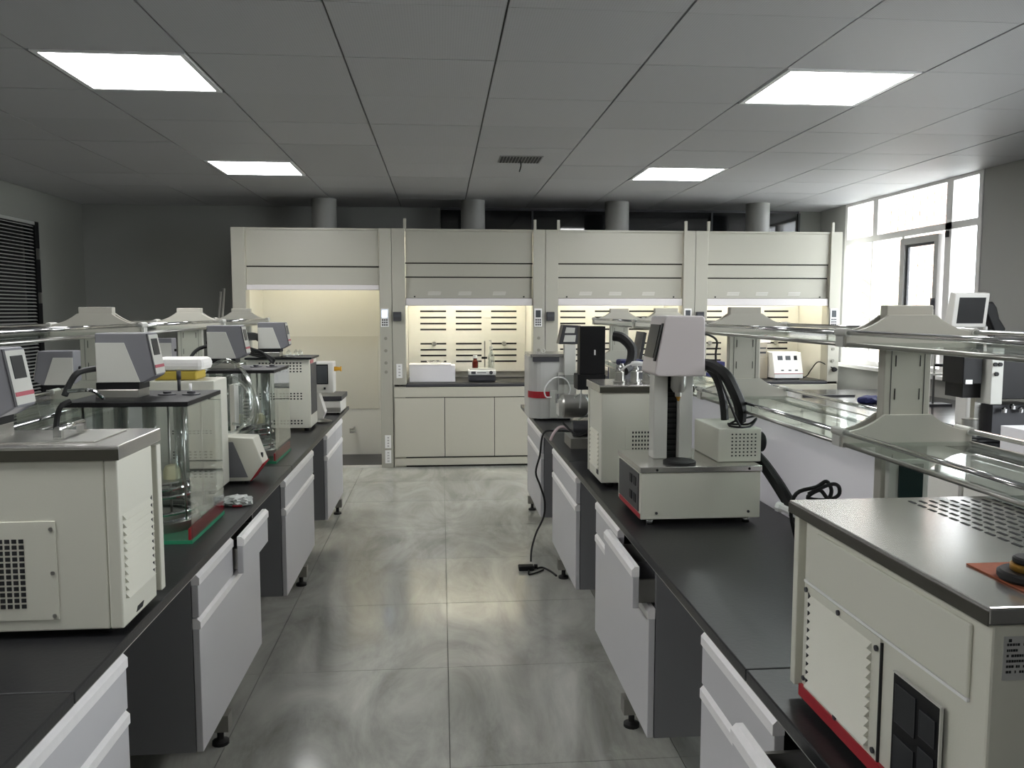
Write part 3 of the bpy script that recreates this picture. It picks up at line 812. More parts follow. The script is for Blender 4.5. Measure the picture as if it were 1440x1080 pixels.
# small sloping control box
r = thing('control_box', 'white control box with sloping front and red stripe beside the glass bath', 'instrument', (-.86, 3.66-.13, .80))
B().prism([(-.985,.812),(-.83,.812),(-.775,.885),(-.815,1.0),(-.95,1.008),(-.985,.99)], 'y', 3.50+.13, 3.75).done('housing', M['bathpaint'], r, bevel=.004)
B().prism([(-.98,.83),(-.84,.83),(-.90,.985),(-.98,.985)], 'y', 3.627, 3.6295).done('side_plate', M['midgrey'], r)
B().prism([(-.832,.812),(-.828,.812),(-.770,.888),(-.775,.89)], 'y', 3.63, 3.75).done('red_stripe', M['red'], r)
B().lathe([(.012,0),(.012,.02)], (-.803,3.67,.92), 12, 'x').done('knob', M['black'], r)
perf(B(), -.97,-.93,.86,.99, 2,4, 3.63).done('vent_holes', M['ink'], r, kind='stuff')
for xx in (-.965,-.85):
    for yy in (3.65,3.73): B().lathe([(.01,0),(.01,.013)], (xx,yy,.80), 8).done('foot', M['rubber'], r)

# crumpled glove / bag of tubes
g = B(); rnd = random.Random(3)
bmesh.ops.create_icosphere(g.bm, subdivisions=3, radius=1)
for v in g.bm.verts:
    n = v.co.copy(); k = 1 + .22*math.sin(n.x*9+1)*math.cos(n.y*7) + .12*rnd.random()
    v.co = Vector((n.x*.055*k, n.y*.032*k, max(-.017, n.z*.022*k)))
bmesh.ops.translate(g.bm, verts=g.bm.verts, vec=(-.79, 3.23, .8175))
r = thing('plastic_bag', 'crumpled white plastic bag of glass rods by the nearest glass bath', 'bag', (-.80,3.22,.80))
for f in g.bm.faces: f.smooth = True
g.done('bag', mat('bag_print', 'd8dcd8', .4, noise=.4, scale=60), r)
for k in range(3): B().tube([(-.90,3.19+.012*k,.806),(-.82,3.21+.012*k,.806)], .005, 8).done('glass_rod', M['clear'], r)
B().box(-.80,-.765,3.192,3.2,.802,.808).done('red_print', M['red'], r)

# cables of the left heads
hose('black_hose', [(-1.135,2.86,1.36),(-1.16,2.76,1.353),(-1.18,2.74,1.32),(-1.19,2.72,1.282)], .010, M['rubber'], 'black hose curving down from the first circulator head')
hose('black_hose', [(-1.13,2.62,1.275),(-1.15,2.6,1.26),(-1.165,2.6,1.21),(-1.165,2.58,1.1),(-1.165,2.5,.82)], .008, M['rubber'], 'black hose dropping below the first bath top plate')
hose('black_hose', [(-1.156,4.24,1.375),(-1.20,4.22,1.36),(-1.225,4.18,1.32),(-1.23,4.15,1.24),(-1.23,4.1,1.10)], .009, M['rubber'], 'black hose curving down beside the second bath')
r = thing('cable_bundle', 'tangle of black cables hanging before the farthest circulator head', 'cable', (-1.1, 5.0, 1.25))
for k in range(4):
    dz = .012*k
    B().tube([(-1.15,5.34,1.40-dz),(-1.155,5.22+.02*k,1.41-dz),(-1.17,5.05,1.41-dz),(-1.19,5.0,1.36),(-1.12,4.95,1.335-dz),(-1.04+.02*k,4.92,1.31-dz),(-.98,4.90+.01*k,1.25)], .007, 8).done('cable', M['rubber'], r)
hose('steel_pipe', [(-1.16,2.68,1.30),(-1.10,2.66,1.305),(-1.075,2.665,1.30),(-1.065,2.70,1.275)], .006, M['chrome'], 'bent chrome pipe on the nearest glass bath top', 'pipe')
for k, (xx, yy) in enumerate(((-.96,5.33),(-.92,5.36),(-.89,5.34))):
    single(B().lathe([(.014,0),(.018,.012),(.014,.03),(.006,.036),(.006,.045)], (xx,yy,1.2622), 12), 'glass_stopper', M['clear'], 'small glass stopper on the farthest black bath top, %s one' % ('left', 'middle', 'right')[k], 'glassware', (xx,yy,1.2622), 'glass stoppers on the farthest bath')

# touch screen instrument and flat box at far end of left bench
r = thing('touchscreen_instrument', 'white instrument with upright touch screen and yellow knob at the left bench end', 'instrument', (-.79, 5.72, .80))
B().box(-.855,-.728, 5.66, 5.80, .995, 1.205).done('screen_housing', M['white'], r, bevel=.006)
B().box(-.842,-.762, 5.655, 5.66, 1.055, 1.19).done('bezel', M['black'], r)
B().box(-.835,-.769, 5.652, 5.655, 1.062, 1.182).done('screen', M['screengrey'], r)
B().lathe([(.016,-.02),(.016,0),(.012,.03),(.018,.034),(.018,.04)], (-.72,5.72,1.155), 14, 'x').done('yellow_knob', M['yellow'], r)
B().box(-.792,-.780,5.652,5.66,1.02,1.034).done('button', M['black'], r)
B().prism([(-.86,.80),(-.815,.80),(-.79,.86),(-.83,.995),(-.86,.995)], 'y', 5.68, 5.78).done('stand', M['white'], r, bevel=.004)
B().lathe([(.06,0),(.065,.012),(.02,.025)], (-.80,5.62,.80), 20).done('foot_plate', M['steel'], r)
r = thing('hot_plate', 'low white box with dark flat top at the far end of the left bench', 'instrument', (-.81, 6.2, .80))
B().box(-.90,-.73,6.05,6.40,.812,.90).done('housing', M['white'], r, bevel=.004)
B().box(-.91,-.72,6.04,6.41,.90,.935).done('top_plate', M['darkgrey'], r, bevel=.004)
B().box(-.90,-.73,6.0495,6.05,.82,.85).done('panel', M['steel'], r)
for xx in (-.88,-.75):
    for yy in (6.08,6.36): B().lathe([(.012,0),(.012,.013)], (xx,yy,.80), 8).done('foot', M['rubber'], r)
# far side instruments (bodies beneath the two turned heads)
for yy, lb in ((4.2, 'low steel-topped bath on the far side of the left bench, nearer one'), (6.05, 'low steel-topped bath on the far side of the left bench, farther one')):
    r = thing('cooling_bath', lb, 'instrument', (-1.76 if yy < 5 else -1.83, yy, .80), 'baths on the far side of the left bench')
    x0, x1 = (-1.97, -1.62)
    if yy > 5: x0, x1 = (-1.98, -1.62)
    B().box(x0, x1, yy-.2, yy+.2, .815, 1.115).done('housing', M['bathpaint'], r, bevel=.004)
    B().box(x0-.005, x1+.005, yy-.205, yy+.205, 1.115, 1.14).done('lid', M['steeltop'], r)
    for xx in (x0+.03, x1-.03):
        for q in (yy-.17, yy+.17): B().lathe([(.015,0),(.015,.016)], (xx,q,.80), 8).done('foot', M['rubber'], r)

# ------------------------------------------------------------------ big cooling baths
# left bath
def bolts(r, pts, axis, m=None):
    for p in pts: B().lathe([(.005,0),(.005,.003),(.002,.0045)], p, 8, axis).done('bolt', m or M['steel'], r)
r = thing('cooling_bath', 'large beige cooling bath with square grille at the left picture edge', 'instrument', (-1.0, 2.04, .80))
x0, x1, y0, y1 = -1.19, -.735, 1.925, 2.20
B().box(x0, x1-.03, y0, y1, .818, 1.212).done('housing', M['bathpaint'], r, bevel=.004)
B().box(x1-.03, x1, y0, y1-.05, .818, 1.212).done('side_panel', M['bathpaint'], r, bevel=.004)
B().box(x1-.028, x1+.008, y1-.035, y1-.006, .826, 1.208).done('corner_post', M['bathpaint'], r, bevel=.003)
lid = B().box(x0-.006, x1+.006, y0-.006, y1+.006, 1.212, 1.246).done('lid', M['steeltop'], r, bevel=.003)
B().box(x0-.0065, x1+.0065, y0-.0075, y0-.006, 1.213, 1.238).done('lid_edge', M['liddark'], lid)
B().box(-1.12,-.80, 1.97, 2.17, 1.2462, 1.2492).done('cover_plate', M['steel'], lid, bevel=.001)
hb = B().box(-.905,-.887,2.0,2.015,1.2492,1.272).box(-.905,-.887,2.125,2.14,1.2492,1.272)
hb.tube([(-.896,1.998,1.274),(-.896,2.142,1.274)], .0065, 8).done('lid_handle', M['chrome'], r)
B().box(x0, -.875, y0-.003, y0, .845, 1.075).done('front_cover', M['bathpaint'], r, bevel=.001)
perf(B(), -1.08,-.943,.872,1.037, 9, 12, y0-.003, .68).done('grille_holes', M['ink'], r, kind='stuff')
bolts(r, [(-.885,y0-.005,1.057),(-.885,y0-.005,.955),(-.885,y0-.005,.855)], 'y')
for k in range(11):
    z = 1.075 - .0185*k
    lv = B().prism([(x1, z-.007), (x1+.009, z-.006), (x1, z+.005)], 'y', y0+.02, y1-.075).done('louver', M['bathpaint'], r)
    B().prism([(y1-.064, z-.004), (y1-.064, z+.009), (y1-.074, z+.0025)], 'x', x1-.001, x1+.0012).done('louver_opening', M['ink'], lv)
B().prism([(y0+.08,.828),(y0+.12,.828),(y0+.13,.84),(y0+.09,.84)], 'x', x1-.001, x1+.0012).done('grip_notch', M['ink'], r)
for xx in (x0+.05, x1-.05):
    for yy in (y0+.04, y1-.04): B().lathe([(.016,0),(.016,.019)], (xx,yy,.80), 10).done('foot', M['rubber'], r)

# right near bath
r = thing('cooling_bath', 'large beige cooling bath with red base stripe and louvered side, nearest on the right bench', 'instrument', (.93, 1.24, .80))
x0, x1, y0, y1 = .682, 1.17, .952, 1.535
B().box(x0+.004, x1, y0, y1-.05, .815, 1.158).done('housing', M['bathpaint'], r, bevel=.004)
B().box(x0+.03, x1, y1-.05, y1, .815, 1.158).done('rear_housing', M['bathpaint'], r)
B().box(x0, x0+.03, y1-.028, y1-.008, .822, 1.158).done('corner_post', M['bathpaint'], r, bevel=.002)
lid = B().box(x0-.006, x1+.006, y0-.006, y1+.006, 1.158, 1.182).done('lid', M['steeltop'], r, bevel=.003)
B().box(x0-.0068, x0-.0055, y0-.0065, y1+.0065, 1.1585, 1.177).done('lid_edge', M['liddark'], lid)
B().prism([(y0+.035,1.045),(y1-.075,1.045),(y1-.105,1.145),(y0+.035,1.145)], 'x', x0-.0015, x0+.004).done('upper_panel', M['bathpaint'], r, bevel=.003)
B().box(x0-.001, x0+.003, y0+.035, y1-.06, 1.040, 1.0445).done('panel_edge', M['whiteplastic'], r)
B().box(x0, x0+.0045, y0+.25, y1-.07, .838, 1.038).done('louver_panel', M['bathpaint'], r)
B().box(x0-.0002, x0+.0046, y0+.247, y0+.25, .838, 1.032).done('panel_gap', M['ink'], r)
for k in range(11):
    z = 1.018 - .0162*k
    lv = B().prism([(x0, z-.006), (x0-.009, z-.005), (x0, z+.004)], 'y', y0+.275, y1-.09).done('louver', M['bathpaint'], r)
    B().prism([(y1-.079, z-.005), (y1-.079, z+.007), (y1-.089, z+.001)], 'x', x0-.0012, x0+.001).done('louver_opening', M['ink'], lv)
bolts(r, [(x0-.004,y1-.072,1.028),(x0-.004,y0+.385,1.030),(x0-.004,y0+.258,1.020),(x0-.004,y0+.258,.852),(x0-.004,y0+.385,.842),(x0-.004,y1-.072,.856)], 'x', M['darkgrey'])
B().box(x0-.003, x0+.006, y0+.01, y1-.055, .816, .838).done('red_stripe', M['red'], r)
pn = B().box(x0-.006, x0+.001, y0+.082, y0+.20, .838, 1.008).done('control_panel', M['black'], r, bevel=.002)
B().box(x0-.0065, x0-.002, y0+.082, y0+.20, 1.008, 1.0105).box(x0-.0065, x0-.002, y0+.080, y0+.082, .838, 1.0105).done('panel_rim', M['lightgrey'], pn)
for (a, c_, e, f) in ((.138,.19,.935,.995),(.138,.19,.86,.915),(.09,.128,.945,.985),(.09,.128,.855,.93)):
    sc = B().box(x0-.0075, x0-.006, y0+a, y0+c_, e, f).done('display', M['screen'], pn)
    k = B()
    for (q, w_, z0_, z1_) in ((a, c_, e, e+.0015),(a, c_, f-.0015, f),(a, a+.0015, e, f),(c_-.0015, c_, e, f)): k.box(x0-.0079, x0-.0075, y0+q, y0+w_, z0_, z1_)
    k.done('display_rim', M['darkgrey'], pn)
lb_ = B().box(x0+.02, x0+.11, y0-.0012, y0, 1.085, 1.142).done('data_label', mat('label_grey', 'b4b4b2', .5), r)
tx = B(); rn = random.Random(5)
for k, z in enumerate((1.130, 1.1225, 1.1155, 1.1085, 1.1015, 1.0945)):
    x = x0+.024
    while x < x0+.100:
        w_ = .0015 + .002*rn.random()
        if rn.random() > .22: tx.box(x, x+w_, y0-.0016, y0-.0012, z, z+.0032)
        x += w_+.0008
tx.box(x0+.026, x0+.03, y0-.0016, y0-.0012, 1.135, 1.139)
tx.done('label_text', M['ink'], lb_)
# slotted vent in lid
vs_ = B()
for i in range(9):
    for j in range(12):
        a = .90 + .0215*i; c_ = 1.13 + .0325*j
        if c_ > 1.50: continue
        vs_.box(a, a+.006, c_, c_+.021, 1.182, 1.1828)
vs_.done('lid_vents', M['ink'], lid, kind='stuff')
for xx in (x0+.05, x1-.05):
    for yy in (y0+.04, y1-.09): B().lathe([(.016,0),(.016,.016)], (xx,yy,.80), 10).done('foot', M['rubber'], r)
single(B().box(.758,.93,.985,1.115,1.1825,1.1845), 'cork_mat', M['orange'], 'orange brown mat on the lid of the nearest right bath', 'mat', (.84,1.05,1.1825))
r = thing('bottle_stopper', 'stack of black rubber rings and brass collar on the orange mat', 'stopper', (.80,1.045,1.1845))
B().lathe([(.036,0),(.039,.004),(.039,.010),(.035,.013)], (.795,1.035,1.1847), 28).done('lower_ring', M['rubber'], r)
B().lathe([(.023,0),(.024,.002),(.024,.008),(.022,.010)], (.795,1.035,1.1979), 24).done('brass_collar', M['brass'], r)
B().lathe([(.019,0),(.021,.002),(.021,.007),(.018,.009)], (.795,1.035,1.2081), 24).done('upper_ring', M['rubber'], r)
B().lathe([(.006,0),(.006,.004)], (.795,1.035,1.2173), 12).done('cap', M['darkgrey'], r)

# middle right bath (behind column instrument)
r = thing('cooling_bath', 'beige cooling bath with fittings on its steel lid, behind the column instrument', 'instrument', (.9, 3.55, .80))
x0, x1, y0, y1 = .668, 1.062, 3.42, 3.73
B().box(x0+.004, x1, y0, y1-.03, .82, 1.205).done('housing', M['bathpaint'], r, bevel=.004)
B().box(x0, x0+.02, y1-.03, y1-.01, .826, 1.205).done('corner_post', M['bathpaint'], r)
lid = B().box(x0-.006, x1+.006, y0-.006, y1+.006, 1.205, 1.238).done('lid', M['steeltop'], r, bevel=.003)
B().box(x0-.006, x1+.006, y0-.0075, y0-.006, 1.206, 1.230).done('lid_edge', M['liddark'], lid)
for k in range(9):
    z = 1.02 - .0185*k
    lv = B().prism([(x0+.004, z-.006), (x0-.003, z-.002), (x0+.004, z+.010)], 'y', y0+.06, y1-.06).done('louver', M['bathpaint'], r)
    B().prism([(y1-.05, z-.005), (y1-.05, z+.008), (y1-.062, z+.001)], 'x', x0+.002, x0+.0048).done('louver_opening', M['ink'], lv)
B().box(x0+.002, x0+.0045, y0+.06, y0+.10, .845, .865).done('grip_notch', M['ink'], r)
B().box(.775, .92, y0-.003, y0, .845, 1.06).done('front_cover', M['bathpaint'], r, bevel=.001)
perf(B(), .80,.905,.94,1.045, 8, 6, y0-.003, .5).done('grille_holes', M['ink'], r, kind='stuff')
perf(B(), 1.035,1.05,.90,1.05, 1, 10, y0, .6).done('side_holes', M['ink'], r, kind='stuff')
for xx in (x0+.05, x1-.05):
    for yy in (y0+.04, y1-.07): B().lathe([(.016,0),(.016,.021)], (xx,yy,.80), 10).done('foot', M['rubber'], r)
r2 = thing('pipe_fittings', 'cluster of steel valves and nozzles on the middle right bath lid', 'fittings', (.86, 3.58, 1.2385))
for k, (xx, yy, rr, hh) in enumerate(((.775,3.55,.02,.045),(.83,3.50,.018,.05),(.86,3.60,.012,.06),(.90,3.56,.02,.04),(.80,3.62,.012,.07),(.94,3.62,.012,.05))):
    B().lathe([(rr*1.3,0),(rr*1.3,.006),(rr,.007),(rr,hh),(rr*.6,hh+.002),(rr*.6,hh+.008)], (xx,yy,1.2385), 14).done('nozzle', M['steel'], r2)
B().tube([(.83,3.50,1.285),(.87,3.50,1.29),(.90,3.52,1.27),(.93,3.55,1.262)], .006).done('pipe', M['chrome'], r2)
B().tube([(.775,3.55,1.285),(.78,3.60,1.30),(.80,3.62,1.305)], .006).done('pipe', M['chrome'], r2)
hose('white_probe', [(.775,3.53,1.29),(.80,3.50,1.315),(.83,3.48,1.325),(.88,3.47,1.32)], [.004,.004,.011,.010], M['whiteplastic'], 'white probe with cable lying over the bath fittings', 'probe')
hose('black_hose', [(.82,3.9,1.43),(.86,3.88,1.42),(.90,3.86,1.37),(.89,3.85,1.30),(.85,3.8,1.27)], .024, M['rubber'], 'thick dark hose arching beside the tall black box')
single(B().box(.86,1.06,3.92,4.15,.80,1.20).box(.88,1.04,3.93,4.13,1.20,1.28), 'instrument_case', M['midgrey'], 'grey instrument case standing behind the middle right bath', 'case', (.96,4.03,.80), bevel=.01)
single(B().box(.87,1.0,3.95,4.08,1.281,1.31), 'folded_cloth', M['blue'], 'navy folded cloth on the grey instrument case', 'cloth', (.93,4.0,1.281), bevel=.01)

# ------------------------------------------------------------------ column instrument
r = thing('column_instrument', 'instrument with pinkish grey tilted head on twin columns over a beige box', 'instrument', (.9, 2.98, .80))
x0, x1, y0, y1 = .690, 1.118, 2.79, 3.16
B().box(x0, x1, y0, y1, .822, .988).done('housing', M['bathpaint'], r, bevel=.003)
B().box(x0-.004, x1+.004, y0-.004, y1+.004, .988, 1.008).done('steel_top', M['steeltop'], r, bevel=.002)
sp = B().box(x0-.004, x0, y0+.03, y1-.03, .845, .98).done('side_panel', M['darkgrey'], r)
for (a, e) in ((.06,.93),(.12,.93),(.06,.87),(.12,.87)): B().box(x0-.006, x0-.004, y0+a, y0+a+.035, e, e+.03).done('socket', M['black'], sp)
B().box(x0-.003, x0+.001, y0+.01, y1-.03, .824, .840).done('red_stripe', M['red'], r)
bolts(r, [(.745,y0-.004,.845),(1.075,y0-.004,.845),(1.075,y0-.004,.998),(.745,y0-.004,.998)], 'y', M['darkgrey'])
for xx in (x0+.04, x1-.04):
    for yy in (y0+.03, y1-.03): B().lathe([(.013,0),(.013,.022)], (xx,yy,.80), 10).done('foot', M['chrome'], r)
for a, c_ in ((.773,.824),(.868,.918)): B().box(a, c_, 2.95, 3.02, 1.008, 1.325).done('column', M['lightgrey'], r, bevel=.003)
B().box(.824,.868,2.985,3.01,1.008,1.325).done('track', M['black'], r)
for k in range(14): B().box(.826,.866,2.979,2.985,1.02+.02*k,1.03+.02*k).done('bellows_fold', M['rubber'], r)
B().lathe([(.058,0),(.058,.008),(.050,.012)], (.845,2.86,1.008), 28).done('black_ring', M['rubber'], r)
hd = B().prism([(.760,1.325),(.775,1.315),(.94,1.315),(.946,1.325),(.943,1.52),(.936,1.532),(.805,1.532),(.797,1.526)], 'y', 2.90, 3.10).done('head', mat('head_pink_grey', 'cdc6c6', .4), r, bevel=.006)
B().prism([(.765,1.37),(.760,1.37),(.790,1.505),(.795,1.505)], 'y', 2.905, 2.925).done('screen_edge', M['black'], hd)
B().prism([(.766,1.38),(.763,1.38),(.788,1.50),(.792,1.50)], 'y', 2.94, 3.07).done('screen', M['screen'], hd)
B().lathe([(.012,-.075),(.012,-.06),(.018,-.06),(.028,-.045),(.028,0)], (.857,2.93,1.315), 18).done('probe_collar', M['steel'], r)
B().lathe([(.003,-.035),(.009,-.02),(.009,0)], (.857,2.93,1.258), 12).done('brass_tip', M['brass'], r)
cb_ = B().box(.985, 1.145, 2.86, 3.14, 1.0085, 1.13).done('rear_box', M['bathpaint'], r, bevel=.004)
perf(B(), 1.03,1.13,1.025,1.115, 7, 7, 2.86, .38).done('vent_holes', M['ink'], r, kind='stuff')
B().lathe([(.035,0),(.037,.008),(.037,.03),(.03,.036)], (1.145, 2.93, 1.07), 22, 'x').done('hose_collar', M['rubber'], r)
hose('black_hose', [(.948,2.97,1.352),(.98,2.93,1.35),(1.01,2.87,1.322),(1.035,2.85,1.27),(1.06,2.85,1.21),(1.072,2.88,1.158)], .022, M['rubber'], 'thick black hose arching from the tilted head onto the perforated box')
hose('black_hose', [(.985,2.98,1.34),(1.01,2.96,1.30),(1.03,2.95,1.23),(1.04,2.95,1.15)], .015, M['rubber'], 'thinner black hose beside the arching thick hose')
hose('black_hose', [(1.15,3.02,1.04),(1.18,2.93,.99),(1.19,2.8,.93),(1.205,2.7,.86),(1.20,2.62,.828)], .022, M['rubber'], 'thick black hose sloping from the perforated box to the worktop')
hose('white_pipe', [(1.11,2.62,.902),(1.125,2.6,.898),(1.155,2.58,.885),(1.17,2.57,.878)], [.018,.013,.013,.018], M['whiteplastic'], 'short white pipe lying beside the bath', 'pipe')
hose('black_cable', [(.943,2.95,1.465),(.97,2.94,1.462),(1.0,2.94,1.44),(1.0,2.95,1.39),(.985,2.88,1.33),(1.0,2.82,1.25),(1.03,2.82,1.18),(1.06,2.84,1.137)], .004, M['rubber'], 'thin black cable looping out of the tilted head', 'cable')
hose('black_cable', [(1.14,2.90,1.17),(1.07,2.88,1.16),(1.03,2.88,1.14),(1.06,2.86,1.1345),(1.11,2.88,1.1345),(1.14,2.9,1.16),(1.12,2.93,1.135),(1.05,2.95,1.135)], .004, M['rubber'], 'tangled thin cable on the perforated box', 'cable')
hose('black_cable', [(1.10,2.42,.806),(1.06,2.40,.93)] + [(1.057, 2.36, 1.004), (1.123, 2.37, 1.021), (1.155, 2.371, 1.037), (1.167, 2.362, 1.011), (1.151, 2.351, 0.99), (1.123, 2.348, 1.016), (1.091, 2.357, 0.991), (1.157, 2.368, 0.981), (1.195, 2.372, 0.995), (1.189, 2.365, 1.024), (1.155, 2.353, 1.031), (1.089, 2.348, 1.005)], .006, M['rubber'], 'looped black cable standing behind the nearest right bath', 'cable')

# ------------------------------------------------------------------ pump, black box, steel instrument
r = thing('pump_instrument', 'tall black box on a horizontal grey pump cylinder, right bench', 'instrument', (.78, 4.3, .80))
B().box(.672,.797,3.98,4.06,1.24,1.475).box(.662,.80,3.98,4.10,1.165,1.24).done('black_housing', M['black'], r, bevel=.003)
B().box(.742,.749,3.977,3.98,1.335,1.36).done('indicator', M['whiteplastic'], r)
B().box(.74,.80,4.0,4.08,.80,1.165).done('support_post', M['darkgrey'], r)
B().lathe([(.058,-.0),(.066,.01),(.066,.24),(.055,.25)], (.665,4.55,1.02), 24, 'x').done('pump_cylinder', M['steel'], r)
B().lathe([(.04,0),(.045,.01),(.045,.20)], (.72,4.5,.90), 20, 'x').done('motor', M['darkgrey'], r)
B().box(.70,.92,4.42,4.66,.80,.855).done('pump_base', M['frame'], r)
B().box(.645,.665,4.50,4.60,.97,1.06).done('pump_flange', M['lightgrey'], r)
B().lathe([(.012,0),(.012,.05)], (.640,4.53,1.04), 12).done('valve', M['chrome'], r)
hose('clear_hose', [(.745,5.56,.965),(.705,5.55,.97),(.70,5.55,1.03),(.76,5.55,1.095),(.835,5.545,1.09),(.87,5.54,1.03),(.86,5.545,.975)], .005, M['whiteplastic'], 'thin pale hose looping in front of the steel instrument')
hose('clear_hose', [(.72,4.44,1.08),(.76,4.42,1.10),(.80,4.42,1.05),(.79,4.42,.99),(.74,4.42,.96)], .004, M['hose'], 'thin hose ring in front of the pump cylinder')
hose('white_hose', [(.628,4.72,.80),(.65,4.74,.84),(.69,4.76,.872),(.74,4.76,.86),(.80,4.74,.825),(.86,4.72,.812)], .009, mat('pinkish_hose','c9b8b8',.5), 'pinkish white hose arched over the bench edge')
hose('white_cable', [(.712,4.2,1.05),(.71,4.16,1.14),(.705,4.13,1.20),(.73,4.11,1.235),(.77,4.1,1.225)], [.004,.004,.013,.004,.004], M['whiteplastic'], 'white lead with ivory connector against the black box', 'cable')
hose('black_cable', [(.90,4.36,.97),(.82,4.36,.92),(.74,4.36,.88),(.70,4.40,.90),(.66,4.45,.94)], .006, M['rubber'], 'black cable crossing in front of the pump', 'cable')

r = thing('steel_instrument', 'rounded steel instrument with red stripe at the far end of the right bench', 'instrument', (.75, 5.72, .80))
pr = [(.66+.0, 5.60)]
pr = []
for k in range(7):
    a = PI + k*PI/12; pr.append((.70+.10*math.cos(a), 5.68+.10*math.sin(a)))
pr = [(.60, 5.95)] + pr + [(.905, 5.58), (.905, 5.95)]
B().prism(pr, 'z', .815, 1.235).done('housing', mat('pale_steel_paint','bdbdb9',.35), r)
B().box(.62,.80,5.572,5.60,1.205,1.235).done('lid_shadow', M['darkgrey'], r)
B().prism([(p[0]-.004 if p[0] < .75 else p[0], p[1]-.004) for p in pr[1:8]] + [(.735,5.576),(.735,5.59)] + [(p[0], p[1]) for p in pr[7:0:-1]], 'z', .955, 1.0).done('red_band', M['red'], r)
B().box(.735,.79,5.565,5.60,.82,1.01).done('front_module', M['lightgrey'], r, bevel=.003)
B().box(.60,.905,5.57,5.95,1.235,1.257).done('lid', M['steeltop'], r, bevel=.003)
B().box(.83,.91,5.55,5.60,.98,1.32).done('tower', M['lightgrey'], r, bevel=.004)
perf(B(), .795,.91,1.05,1.115,10,6, 5.55, .6).done('vent_holes', M['ink'], r, kind='stuff')
B().box(.79,.915,5.56,5.61,.99,1.13).done('vent_box', M['lightgrey'], r)
B().box(.63,.88,5.60,5.92,.80,.815).done('base', M['rubber'], r)
B().torus((.71,5.75,1.27), .012, .004, 'y', 14).done('lid_ring', M['steel'], r)
hp = B().prism([(.795,1.325),(.93,1.325),(.945,1.45),(.825,1.455)], 'y', 5.56, 5.70).done('tilted_head', M['darkgrey'], r, bevel=.003)
B().prism([(.835,1.40),(.90,1.40),(.905,1.435),(.845,1.438)], 'y', 5.555, 5.56).done('display', M['lightgrey'], hp)
B().prism([(.825,1.34),(.905,1.34),(.91,1.385),(.835,1.385)], 'y', 5.555, 5.56).done('panel', M['lightgrey'], hp)
r = thing('tablet_stand', 'tilted dark framed tablet standing before the rack on the right bench', 'tablet', (1.02, 4.5, .80))
B().prism([(1.01,1.19),(1.025,1.185),(1.07,1.435),(1.055,1.44)], 'y', 4.25, 4.42).done('tablet', M['darkgrey'], r)
B().prism([(1.014,1.20),(1.012,1.20),(1.055,1.42),(1.057,1.42)], 'y', 4.265, 4.405).done('screen', M['lightgrey'], r)
B().box(1.01,1.025,4.32,4.35,.812,1.21).done('stand_post', M['frame'], r)
B().box(.97,1.07,4.26,4.41,.80,.812).done('stand_foot', M['frame'], r)

# cord hanging to the floor with a socket block
hose('extension_cord', [(.80,5.0,.812),(.70,5.0,.815),(.635,5.0,.812),(.610,5.0,.76),(.60,5.0,.665),(.575,5.0,.56),(.60,5.0,.48),(.63,5.0,.38),(.625,5.0,.28),(.575,4.98,.18),(.545,4.95,.09),(.535,4.90,.03)], .006, M['rubber'], 'black cord hanging from the right bench down to the floor', 'cord')
r = thing('socket_block', 'black plug socket lying on the floor tiles by the right bench', 'socket', (.50, 4.83, 0))
B().box(.452,.545,4.80,4.86,0,.028).done('block', M['black'], r, bevel=.006)
B().lathe([(.014,0),(.014,.02)], (.548,4.84,.016), 10, 'x').done('plug', M['black'], r)
hose('extension_cord', [(.565,4.83,.008),(.60,4.84,.008),(.64,4.76,.008),(.66,4.68,.008)], .006, M['rubber'], 'short black cord trailing from the floor socket', 'cord')
hose('extension_cord', [(.51,4.79,.007),(.505,4.72,.007),(.55,4.75,.007),(.60,4.80,.007)], .005, M['rubber'], 'thin black cord curled beside the floor socket', 'cord')

# ------------------------------------------------------------------ things in the hoods
ZW = .8355
r = thing('white_box', 'white cardboard box inside the second fume hood', 'box', (-.09, 8.45, ZW))
B().box(-.32,.14,8.36,8.60,ZW,1.0).done('carton', M['card'], r, bevel=.003)
B().box(-.325,.10,8.355,8.605,1.0005,1.012).done('lid', M['card'], r)
single(B().lathe([(.05,0),(.085,.02),(.09,.03),(.06,.034)], (-.06,8.46,1.0125), 18), 'glass_dish', M['clear'], 'shallow glass dish on the white box in the hood', 'dish', (-.06,8.46,1.0125))
r = thing('hotplate_stirrer', 'white and grey stirrer with two dials inside the second fume hood', 'instrument', (.41, 8.42, ZW))
B().box(.272,.552,8.34,8.56,ZW,.90).done('base', M['darkgrey'], r, bevel=.015)
fp = B().box(.275,.55,8.325,8.56,.901,.955).done('front_panel', M['whiteplastic'], r, bevel=.012)
B().box(.30,.345,8.323,8.327,.915,.94).done('display', M['darkgrey'], fp)
B().box(.36,.45,8.323,8.327,.925,.932).done('marking', M['ink'], fp)
B().lathe([(.018,-.01),(.018,0)], (.50,8.325,.928), 14, 'y').done('dial', M['darkgrey'], fp)
B().box(.285,.54,8.34,8.55,.956,.966).done('platform', M['lightgrey'], r)
r = thing('amber_bottle', 'small amber bottle with clear neck on the hood stirrer', 'bottle', (.345, 8.45, .967))
B().lathe([(.032,0),(.032,.07),(.02,.085),(.02,.10)], (.345,8.45,.967), 16).done('body', M['amber'], r)
B().lathe([(.022,0),(.022,.03)], (.345,8.45,1.068), 14).done('cap', M['whiteplastic'], r)
r = thing('wash_bottle', 'clear wash bottle with pointed spout on the hood stirrer', 'bottle', (.50, 8.46, .967))
B().lathe([(.035,0),(.035,.12),(.015,.16),(.015,.19)], (.51,8.46,.967), 16).done('body', M['tubeglass'], r)
